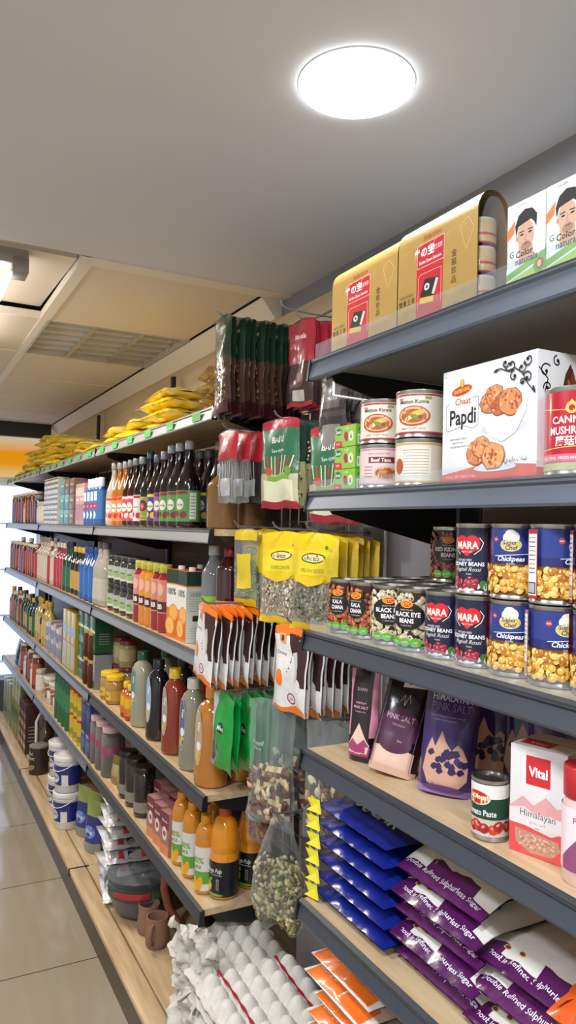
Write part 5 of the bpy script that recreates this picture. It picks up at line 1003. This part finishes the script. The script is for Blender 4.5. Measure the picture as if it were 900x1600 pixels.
rowY(seq, 5.26, .102, .885, Z, lambda k, kk: '%s container at the far end of the middle shelf, %s past the joint' % ({'crm': 'cream', 'redb': 'red', 'farbrown': 'dark red', 'farblue': 'blue'}[kk], ORD[k] if k else 'first'), 'far containers on the middle shelf', a=0)
# ---- shelf with the large squeeze jugs
Z = TF[3]
def jug(key, col, cap, lab, h=.295, r=.048):
    a = Art(); a.ell(-.002, .15, .017, .085, '#ccd3d6', 0, 30).ell(-.002, .15, .0155, .082, lab, 0, 30).text('Juice', 0, .185, .010, '#fff', rot=80, bold=.02).ell(0, .095, .011, .018, '#d9b84a').ell(.001, .125, .010, .014, '#e9eef0')
    bottle(key, h, r, col, cap, (.019, .87), .58, None, None, name='juice_jug', caph=.034, mat='bottle', sy=.9, dome=True)
    s = MB(); a.put(s, (lambda f: (lambda x, y, o: (lambda q: (q[0], q[1]*.9, y))(f(x, y, o))))(oncyl(r+.0008)), r*.25, .02); KIND[key][2].append(part('label', s, 'label', None, 50))
jug('jmango', '#b9762a', '#d98a2a', '#b8a27a', .30, .057); jug('jpale', '#8c8a74', '#c9c9b8', '#5a6a86'); jug('jred', '#8c3420', '#e0bc2c', '#a8988c'); jug('jblack', '#12141c', '#20242c', '#9ab4d0'); jug('jgreen', '#a3a088', '#1f5a3a', '#4a8a86')
js = [('jmango', 'amber mango', yat(340, 1150, .905)), ('jpale', 'pale grey green', yat(308, 1130, .90)), ('jred', 'red brown', yat(279, 1110, .90)), ('jblack', 'black', yat(253, 1095, .90)), ('jgreen', 'pale green-capped', yat(228, 1075, .90))]
for kk, t, y in js: place(kk, .885, y, Z, '%s juice jug with an oval label on the jug shelf' % t, 'juice jugs', a=18)
for k, (kk, t, y) in enumerate(js): place(kk, .99, y+.02, Z, '%s juice jug in the back row of the jug shelf' % t, 'juice jugs behind', a=0)
a = Art(); a.rect(-.03, .05, .03, .09, '#e6b41c').ell(0, .035, .018, .012, '#d9642a')
bottle('yelred', .145, .026, '#a8421c', '#e8bc1e', (.012, .82), .66, (.02, .10), a, labcol='#d98a1c', name='sauce_bottle', caph=.025); bottle('redup', .15, .033, '#a8402a', '#7a2a20', (.016, .85), .6, (.02, .09), None, labcol='#c25a3a', name='sauce_bottle')
for k in range(2): place('yelred', .868, yat(205, 1085, .868)+.062*k, Z, 'small yellow capped sauce bottle, %s one beside the jugs' % ['near', 'far'][k], 'yellow capped bottles', a=10)
a = Art(); a.rect(-.03, .02, .03, .055, '#d9b44a').text('Honey', 0, .038, .010, '#6a3a1a', bold=.02)
jar('honeyj', .043, .125, '#a8803a', '#e2b81c', .022, (.018, .06), a, name='honey_jar', labcol='#c9963a'); jar('palej', .042, .125, '#a89a68', '#7a2a2c', .020, (.03, .085), None, name='sauce_jar', labcol='#c2b888'); jar('nutj', .045, .135, '#8c5a44', '#a3803a', .018, None, None, name='nut_jar', contents='#a87058', mat='glass')
for k in range(2): place('honeyj', .885, yat(181, 1060, .885)+.10*k, Z, 'honey jar with a wide yellow lid, %s from the jugs' % (['first', 'second', 'third'][k]), 'yellow lidded honey jars', a=10)
for k in range(2): place('palej', .985, yat(200, 1030, .985)+.11*k, Z+.0, 'tall pale jar with a red lid behind the honey, %s one' % ['near', 'far'][k], 'red lidded jars', a=10)
for k in range(2): place('palej', .985, yat(200, 1030, .985)+.11*k, Z+.1262, 'upper pale jar with a red lid behind the honey, %s stack' % ['near', 'far'][k], 'upper red lidded jars', a=10)
for j in range(2):
    for k in range(2): place('nutj', .885, yat(152, 1020, .885)+.10*j, Z+.1365*k, '%s glass jar of pink nuts, %s stack past the honey' % (['lower', 'upper'][k], ['first', 'second', 'third', 'fourth'][j]), 'glass jars of nuts', a=10)
def canister(key, r, h, base, lid, art=None, bands=(), name='tin_canister'):
    b = MB(); b.lathe([(r, 0), (r, h-.006)], base, 24); l = MB(); l.lathe([(r*1.01, h-.012), (r*1.01, h-.001), (r*.97, h)], lid, 24)
    pr = [part('body', b, 'label', None, 50), part('lid', l, 'plastic', None, 50)]
    s = MB()
    for z0, z1, c in bands: s.lathe([(r+.0005, z0), (r+.0005, z1)], c, 24, caps=False)
    if art: art.put(s, oncyl(r+.0006), r*.28)
    if s.f: pr.append(part('label', s, 'label', None, 50))
    kind(key, name, 'tin', pr)
simplebox('greentin', .115, .09, .172, '#1d5a38', [(.55, .62, '#c9d0a8'), (.1, .3, '#2c7a4c')], 'Ghee', '#d9e2c0', name='ghee_tin', mat='label', sidec='#174a2e'); simplebox('greytin', .11, .085, .165, '#8f949a', [(.0, .25, '#2a5a3a'), (.5, .7, '#b9bec2')], 'Tea', '#3a4a44', name='tea_tin', mat='label', sidec='#7c8288')
simplebox('yeltin', .10, .085, .32, '#b5a23a', [(.0, .45, '#a8972c'), (.45, .49, '#a8402a'), (.6, .75, '#7a8a9a')], None, name='oil_tin', mat='label', sidec='#9c8a2c')
for j in range(3):
    for k in range(2): place('greentin' if (j+k) % 3 or k else 'greytin', .90, 3.64+.125*j, Z+.1735*k, '%s tin, %s of the pair %s past the shelf joint' % ('grey and green' if not ((j+k) % 3 or k) else 'green', ['lower', 'upper'][k], ['first', 'second', 'third'][j]), 'green tins')
for k in range(3): place('yeltin', .885, 4.02+.108*k, Z, 'tall mustard yellow oil tin, %s one of three' % ['near', 'middle', 'far'][k], 'mustard yellow tins')
simplebox('thin', .075, .085, .20, '#a39aa0', [(.1, .4, '#4a6a5a'), (.6, .8, '#6a3a4a')], None, name='carton', sidec='#8a8088'); simplebox('thin2', .075, .085, .18, '#c9bdb8', [(.1, .4, '#7a4a5a'), (.55, .85, '#3a4a5a')], None, name='carton', sidec='#a8a09c'); bottle('oilb', .29, .036, '#a8963c', '#c9a82c', (.014, .82), .62, (.06, .17), None, labcol='#c2b06a', name='oil_bottle')
for k in range(6): place(['thin', 'thin2'][k % 2], .885, 4.36+.083*k, Z, 'narrow %s carton, %s past the mustard tins' % (['grey', 'pale'][k % 2], (ORD[k] if k else 'first')), 'narrow cartons')
rowY(['oilb', 'oilb', 'goldblk', 'oilb', 'oilb'], 4.90, .10, .885, Z, lambda k, kk: '%s bottle near the third shelf joint, %s in line' % ({'oilb': 'golden oil', 'goldblk': 'black and gold'}[kk], ORD[k] if k else 'first'), 'oil bottles', a=0)
rowY(['grn', 'goldblk', 'grn', 'goldblk', 'goldblk', 'grn', 'farbrown', 'goldblk', 'grn', 'farbrown', 'farbrown', 'goldblk'], 5.42, .105, .885, Z, lambda k, kk: '%s container at the far end of the jug shelf, %s in line' % ({'grn': 'dark green', 'goldblk': 'black', 'farbrown': 'dark red'}[kk], ORD[k] if k else 'first'), 'far dark containers', a=0)
# ---- shelf with the mango pulp bottles
Z = TF[4]
a = Art(); a.rect(-.062, .012, .062, .112, '#14171c').text('Mango Pulp', .004, .088, .013, '#e9e6dc', w=.06, shear=.35, bold=.01).rect(-.03, .074, .035, .0755, '#c9c9c4').ell(-.020, .038, .019, .018, '#efb32a', 20).ell(-.026, .044, .008, .006, '#f8d466').ell(.0, .016, .04, .004, '#6aa83a').ell(-.005, .060, .005, .005, '#8ac04a').line([(.018, .03), (.018, .062), (.024, .062), (.024, .03)], .0012, '#d8d8d4')
bottle('pulp', .27, .046, '#e08c12', '#c9501e', (.017, .90), .47, (.010, .114), a, labcol='#14171c', name='mango_pulp_bottle', dome='pinch', caph=.028)
a = Art(); a.text('100%', 0, .105, .018, '#8aa83a', bold=.03).text('JUICE', 0, .085, .010, '#5a8a2a', bold=.02).rect(-.06, .035, .06, .072, '#5aa03a').ell(-.008, .035, .010, .024, '#eeb42c', 15).ell(.012, .035, .010, .022, '#e8a41e', -12)
bottle('jb', .235, .033, '#c9801a', '#d98a1e', (.014, .90), .66, (.014, .145), a, labcol='#d6d3cc', name='juice_bottle', dome=True, caph=.024)
a = Art(); w, h = .062, .145
a.rect(-w/2, h*.62, w/2, h, '#6f2c38').ell(0, h*.5, .016, .024, '#e3ddd8').ell(0, h*.5, .010, .010, '#b0455a').rect(-w/2, 0, w/2, h*.25, '#d98a5a').text('Falooda', 0, h*.8, .009, '#f0dcd8', bold=.02)
cardbox('falooda', w, .06, h, '#a8746e', a, None, name='dessert_box')
a = Art(); a.text('6', 0, .10, .035, '#b9b5a6', bold=.01); cardbox('six', .10, .06, .20, '#4a463c', a, None, name='dark_box')
place('pulp', .925, 2.125, Z, 'large mango pulp bottle with a black label at the shelf end', 'mango pulp bottles', a=14); place('pulp', 1.03, 2.15, Z, 'mango pulp bottle hidden behind the front one', 'mango pulp bottles', a=20)
for k in range(3): place('jb', .88, yat((322, 301, 284)[k], 1300, .88), Z, 'slim mango juice bottle, %s beside the large pulp bottle' % ['first', 'second', 'third'][k], 'slim mango juice bottles', a=16)
for k in range(3): place('jb', .965, 2.30+.085*k, Z, 'slim mango juice bottle in the back row, %s one' % ['near', 'middle', 'far'][k], 'slim mango juice bottles behind', a=16)
for k in range(3): place('falooda', .875, yat((270, 258, 247)[k], 1265, .875), Z, 'maroon and pink dessert box, %s beside the slim bottles' % ['first', 'second', 'third'][k], 'dessert boxes', a=10)
for k in range(3): place('falooda', .945, 2.60+.085*k, Z, 'maroon dessert box in the back row, %s one' % ['near', 'middle', 'far'][k], 'dessert boxes behind', a=10)
place('six', .95, yat(249, 1215, .95), Z, 'dark box with a large pale 6', a=8)
jar('darkj', .040, .19, '#1c1814', '#14120f', .022, (.02, .06), None, name='coffee_jar', labcol='#8a8478')
for l_, o_ in ((.055, .06),): pass
for k in range(3): place('darkj', .885, yat((226, 212, 201)[k], 1200, .885), Z, 'black coffee jar, %s from the dessert boxes' % ['first', 'second', 'third'][k], 'black coffee jars', a=10)
sack('goldw', .07, .12, .05, ['#a8935a', '#c9b884', '#8a7640'], None, 81, 'wrapped_bundle', 'foil'); 
for k in range(2): place('goldw', .885, yat((194, 184)[k], 1190, .885), Z, 'gold wrapped bundle beside the coffee jars, %s one' % ['near', 'far'][k], 'gold wrapped bundles', a=20)
jar('pinkcap', .044, .22, '#c2bdb8', '#c6a8a4', .024, (.10, .135), None, mat='glass', name='clear_jar', labcol='#9a4a6a', contents='#8f8680')
for j in range(3): place('pinkcap', .885, yat((174, 164, 155)[j], 1165, .885), Z, 'clear jar with a pink label band, %s past the gold bundles' % ['first', 'second', 'third'][j], 'pink banded jars')
for j in range(3): place('pinkcap', .985, 3.22+.095*j, Z, 'clear jar with a pink label band in the back, %s one' % ['near', 'middle', 'far'][j], 'pink banded jars behind')
simplebox('bluebx', .085, .08, .16, '#2c3a78', [(.2, .5, '#4a5a9a'), (.7, .9, '#1c2658')], 'Milk', '#c9d0e6', name='milk_powder_box'); canister('custard', .040, .13, '#c9b02c', '#b52a34', None, ((.02, .05, '#8f8a2a'),)); canister('greenc', .045, .26, '#24603f', '#2c6a48', None, ((.1, .2, '#3a7a54'),))
for j in range(2):
    for k in range(2): place('bluebx', .885, 3.64+.095*j, Z+.1615*k, '%s blue milk powder box, %s stack past the joint' % (['lower', 'upper'][k], ['near', 'far'][j]), 'blue powder boxes')
for j in range(3):
    for k in range(2): place('custard', .88, 3.85+.092*j, Z+.1315*k, '%s yellow tin with a red lid in stack %s' % (['lower', 'upper'][k], ['one', 'two', 'three'][j]), 'yellow tins with red lids')
for j in range(4): place('greenc', .885, 4.16+.10*j, Z, 'tall green canister, %s past the red lidded tins' % ['first', 'second', 'third', 'fourth'][j], 'tall green canisters')
def tub(key, r, h, base, lid, band, name='plastic_tub', hw=True):
    b = MB(); b.lathe([(r*.86, 0), (r*.9, .004), (r*.97, h*.78), (r*1.03, h*.79), (r*1.03, h*.83), (r*.98, h*.84), (r*.99, h*.9)], base, 32)
    s = MB(); s.lathe([(r*.895, h*.08), (r*.972, h*.74)], band, 32, caps=False); s.v = [(x*1.008, y*1.008, z) for x, y, z in s.v]
    l = MB(); l.lathe([(r*1.05, h*.86), (r*1.06, h*.88), (r*1.06, h*.985), (r*1.02, h), (r*.96, h), (r*.94, h*.965), (.002, h*.965)], lid, 32)
    pr = [part('body', b, 'plastic', None, 50), part('lid', l, 'plastic', None, 50), part('label', s, 'label', None, 50)]
    a = Art(); a.rect(.035, h*.2, .07, h*.5, '#e3e3df').ell(-.01, h*.4, .03, h*.14, '#d8dce8').text('Yogurt' if h > .12 else 'Curd', -.01, h*.42, .012, '#24307a', bold=.02)
    f = MB(); a.put(f, lambda x, y, o: (lambda rr: ((rr+o)*math.sin(x/rr), -(rr+o)*math.cos(x/rr), y))(r*(.895+(.077)*(y/h-.08)/.66)*1.012), r*.25, .03); pr.append(part('printed_label', f, 'label', None, 50))
    if hw: q = MB(); q.tube([(r*1.07*math.cos(t*PI/10), -r*1.07*math.sin(t*PI/10)-.0*t, h*.86-.05*math.sin(t*PI/10)) for t in range(11)], .0022, '#e9e9e6', 6); pr.append(part('handle', q, 'plastic', 1, 50))
    kind(key, name, 'tub', pr)
tub('whitetub', .075, .17, '#d9d4c8', '#d6d2c6', '#a8683c', 'bucket'); tub('bluetub', .072, .19, '#dcdcd8', '#dededa', '#23307c', 'bucket')
place('whitetub', .92, 4.64, Z, 'white lidded bucket with a brown label on the lowest hung shelf', 'brown label buckets'); place('whitetub', .92, 4.84, Z, 'second white lidded bucket, half behind the first', 'brown label buckets')
rowY(['farwhite', 'farbrown', 'farwhite', 'farbrown', 'farblue', 'farwhite', 'farbrown'], 5.18, .11, .885, Z, lambda k, kk: '%s jar on the lowest hung shelf, %s past the white buckets' % ({'farwhite': 'small white', 'farblue': 'blue', 'farbrown': 'red brown'}[kk], ORD[k] if k else 'first'), 'far jars on the lowest hung shelf', a=0)
sack('darksack', .15, .20, .09, ['#5a7a8a', '#4a5a66', '#2a2c30'], None, 83, 'small_sack', 'foil'); place('darksack', .90, 6.02, Z, 'blue grey sack with a brown knot at the far end', 'far sacks'); place('darksack', .90, 6.22, Z, 'second blue grey sack at the far end', 'far sacks')
# ---- base deck
Z = ZB
def clay(key, r, h, seed):
    b = MB(); b.lathe([(r*.8, 0), (r*.95, .006), (r*1.02, h*.35), (r*.9, h*.75), (r*.93, h), (r*.84, h), (r*.8, h*.7), (r*.85, h*.3), (.002, .01)], '#94705a', 28)
    hd = MB(); hd.tube([(r*.93, 0, h*.82), (r*1.35, 0, h*.84), (r*1.6, 0, h*.6), (r*1.45, 0, h*.3), (r*.98, 0, h*.22)], .008, '#8f6a54', 8)
    kind(key, 'clay_mug', 'mug', [part('body', b, 'clay', None, 50), part('handle', hd, 'clay', None, 50)])
clay('mug', .045, .11, 1)
def dk(u, v): return onz(u, v, ZB)
for (u, v), t, a in (((245, 1476), 'with a curved handle standing next to the torn egg trays', -40), ((232, 1455), 'just behind another, close to the wrapped bowls', 150)):
    x, y = dk(u, v); place('mug', x, y, Z, 'brown clay mug '+t, 'clay mugs', a=a)
x, y = dk(268, 1462); o = empty('rubber_hose', (x, y, Z+.001)); b = MB()
b.tube([(.06, -.02, .30), (.0, -.01, .31), (-.03, .0, .27), (-.035, .0, .19), (-.02, -.01, .12), (.01, -.03, .07), (.02, -.06, .03), (.03, -.12, .016), (.06, -.17, .016)], .0155, '#94553e', 12); mobj('hose', b.mesh('hose', 60, ('clay',)), o)
b = MB(); b.tube([(.06, -.02, .30), (.075, -.024, .302)], .018, '#7c4632', 12); mobj('hose_end', b.mesh('hose_end', 60, ('clay',)), o); tag(o, 'reddish brown hose curling up between the clay mugs and torn egg trays', 'hose')
# stack of dark bowls in clear wrap
x, y = dk(210, 1425); o = empty('wrapped_bowls', (x+.03, y, Z+.001)); b = MB()
for k in range(4): b.lathe([(.055, .002+k*.022), (.09, .012+k*.022), (.128+.004*(k == 3), .085+k*.022), (.124, .085+k*.022), (.085, .018+k*.022), (.002, .012+k*.022)], '#3a3c3c', 40)
o.scale = (1.1, 1.1, 1.1); mobj('bowls', b.mesh('bowls', 50, ('plastic',)), o)
b = MB(); b.lathe([(.060, .0), (.10, .02), (.136, .10), (.142, .150), (.139, .158), (.002, .150)], '#dfe6e4', 40)
b.v = [(x+noise.noise(Vector((x*30, y*30, z*30)))*.006, y+noise.noise(Vector((y*30, x*30, z*30)))*.006, z+noise.noise(Vector((x*20, y*25, 2)))*.006) for x, y, z in b.v]; mobj('cling_wrap', b.mesh('cling_wrap', 70, ('clearbag',)), o)
b = MB(); b.lathe([(.1365, .104), (.1405, .128)], '#20603a', 40, caps=False); a = Art(); a.rect(-.12, .106, -.02, .126, '#e8e8e0').rect(.02, .104, .16, .127, '#b02a30').text('GOLD', -.07, .116, .013, '#2a6a3a', bold=.02); a.put(b, oncyl(.141), .02); mobj('band', b.mesh('band', 50, ('label',)), o).rotation_euler = (0, 0, R(-70))
tag(o, 'stack of dark bowls sealed in clear wrap with a green band', 'bowls')
a = Art(); a.rect(-.105, .012, -.075, .045, '#b02a30').rect(-.06, .012, -.035, .045, '#1f2a4a').rect(.0, .012, .03, .045, '#b02a30').rect(.045, .012, .07, .045, '#1f2a4a').text('RUSK', .06, .09, .03, '#2a3a6a'); 
flatbag('foilbag', .30, .25, .055, lambda x, y: '#c9cacb' if abs(x) < .13 else '#e6e6e6', a, 91, .05, .3, .010, mat='foil', name='foil_bag')
for k in range(8):
    t = place('foilbag', .975+.008*(k % 2), 3.21+.012*((k*2) % 3), Z+.053*k, '%s silver foil bag in the stack beyond the wrapped bowls' % (LVL[k] if k < 7 else 'topmost'), 'silver foil bags'); t.rotation_euler.z = R(-8+5*(k % 3))
a = Art(); a.ell(0, .10, .04, .03, '#6a8ad0').text('Rice', 0, .10, .02, '#fff', bold=.02)
sack('bluesack', .11, .25, .07, ['#8a8f8a', '#2c3a86', '#24307a', '#8a9a4a'], a, 85, 'small_sack')
for k in range(3): place('bluesack', .90+.03*(k % 2), 3.68+.105*k, Z, 'blue printed sack behind the tubs, %s from the foil bags' % ['first', 'second', 'third'][k], 'blue sacks', a=25)
for j, (x, y) in enumerate((dk(101, 1290), dk(92, 1262))):
    for k in range(2): place('bluetub', x+.01, y, Z+.1905*k, '%s blue and white bucket in the %s stack on the deck' % (['lower', 'upper'][k], ['near', 'far'][j]), 'blue and white buckets', a=20)
a = Art(); a.text('Hot', 0, .135, .022, '#c9bfae', shear=.3, bold=.02).text('Choc', .004, .105, .022, '#c9bfae', shear=.3, bold=.02).ell(.01, .045, .03, .016, '#a87a3a', 20)
canister('cocoa', .060, .18, '#2c1f1e', '#8a8680', a, (), 'cocoa_can'); place('cocoa', *dk(60, 1207), Z, 'dark brown cocoa can with a grey lid standing alone on the deck', a=20)
o = empty('hand_pump_bottle', (.93, 5.22, Z+.001)); b = MB(); b.lathe([(.05, 0), (.055, .01), (.055, .2), (.02, .25), (.02, .27)], '#4a3c28', 24); mobj('body', b.mesh('body', 50, ('bottle',)), o); b = MB(); b.tube([(-.062, -.02, .0), (-.064, -.02, .27), (-.045, -.02, .31), (.0, 0, .36), (.0, 0, .27)], .010, '#d9d6cc', 8); mobj('pipe', b.mesh('pipe', 50, ('plastic',)), o); tag(o, 'dark bottle with a bent white pipe beyond the cocoa can', 'bottle')
bottle('bigoil', .30, .055, '#8f8234', '#c9b23a', (.018, .84), .66, (.05, .18), None, labcol='#a8a04a', name='oil_bottle')
for k in range(3): place('bigoil', 1.0, 4.70+.125*k, Z, 'large yellow oil bottle behind the cocoa can, %s one' % ['near', 'middle', 'far'][k], 'large oil bottles')
simplebox('stripe', .09, .09, .34, '#4a2c26', [(.1, .2, '#c9a08a'), (.3, .4, '#b98a74'), (.5, .6, '#c9a08a'), (.7, .8, '#a8705a')], None, name='striped_carton', sidec='#3a2420'); simplebox('gcart', .13, .09, .42, '#8f9a5a', [(.2, .45, '#5a7a3a'), (.6, .85, '#c9cca8')], None, name='carton', sidec='#6a6a3a'); simplebox('wcart', .10, .09, .32, '#a8b09a', [(.1, .35, '#6a8a4a')], None, name='carton', sidec='#8a9280')
for k in range(3): place('stripe', .87, 5.44+.11*k, Z, 'tall brown striped carton, %s one past the white pipe' % ['near', 'middle', 'far'][k], 'striped cartons')
for k in range(3): place('gcart', .88, 5.80+.15*k, Z, 'olive green carton, %s one toward the far end' % ['near', 'middle', 'far'][k], 'olive cartons')
for k in range(3): place('wcart', .87, 6.26+.14*k, Z, 'tall pale green carton, %s at the far end of the deck' % ['first', 'second', 'third'][k], 'pale green cartons')
# shopping trolley and carton at the far left
o = empty('wire_trolley', (.30, 6.55, 0)); b = MB()
for z in (.30, .42, .54, .66, .78): b.tube([(-.25, 0, z), (.28, 0, z), (.28, .45, z), (-.25, .45, z), (-.25, 0, z)], .004, '#8f98a8', 6)
for x in [-.25+.0589*k for k in range(10)]: b.tube([(x, 0, .30), (x, 0, .78)], .003, '#8f98a8', 5); b.tube([(x, .45, .30), (x, .45, .78)], .003, '#8f98a8', 5)
for y in (.11, .22, .33): b.tube([(-.25, y, .30), (-.25, y, .78)], .003, '#8f98a8', 5); b.tube([(.28, y, .30), (.28, y, .78)], .003, '#8f98a8', 5)
for x in [-.25+.0589*k for k in range(10)]: b.tube([(x, 0, .30), (x, .45, .30)], .003, '#8f98a8', 5)
mobj('basket', b.mesh('basket', 50, ('steel',)), o)
b = MB(); 
for x in (-.23, .26):
    b.tube([(x, .02, .12), (x, .02, .32)], .009, '#7a8290', 8); b.tube([(x, .43, .12), (x, .43, .32)], .009, '#7a8290', 8); b.tube([(x, .02, .13), (x, .43, .13)], .009, '#7a8290', 8)
b.tube([(-.23, .02, .13), (.26, .02, .13)], .009, '#7a8290', 8); mobj('frame', b.mesh('frame', 50, ('steel',)), o)
b = MB(); b.tube([(-.27, .47, .92), (.30, .47, .92)], .014, '#2a3f6a', 10); b.tube([(-.24, .45, .78), (-.24, .47, .92)], .006, '#8f98a8', 6); b.tube([(.27, .45, .78), (.27, .47, .92)], .006, '#8f98a8', 6); mobj('handle', b.mesh('handle', 50, ('plastic',)), o)
for x in (-.23, .26):
    for y in (.02, .43): b = MB(); b.lathe([(.05, -.012), (.05, .012)], '#222', 20); m = mobj('wheel', b.mesh('wheel', 50, ('plastic',)), o, (x, y, .052)); m.rotation_euler = (0, R(90), 0)
tag(o, 'empty wire shopping trolley at the far left end of the aisle', 'trolley')
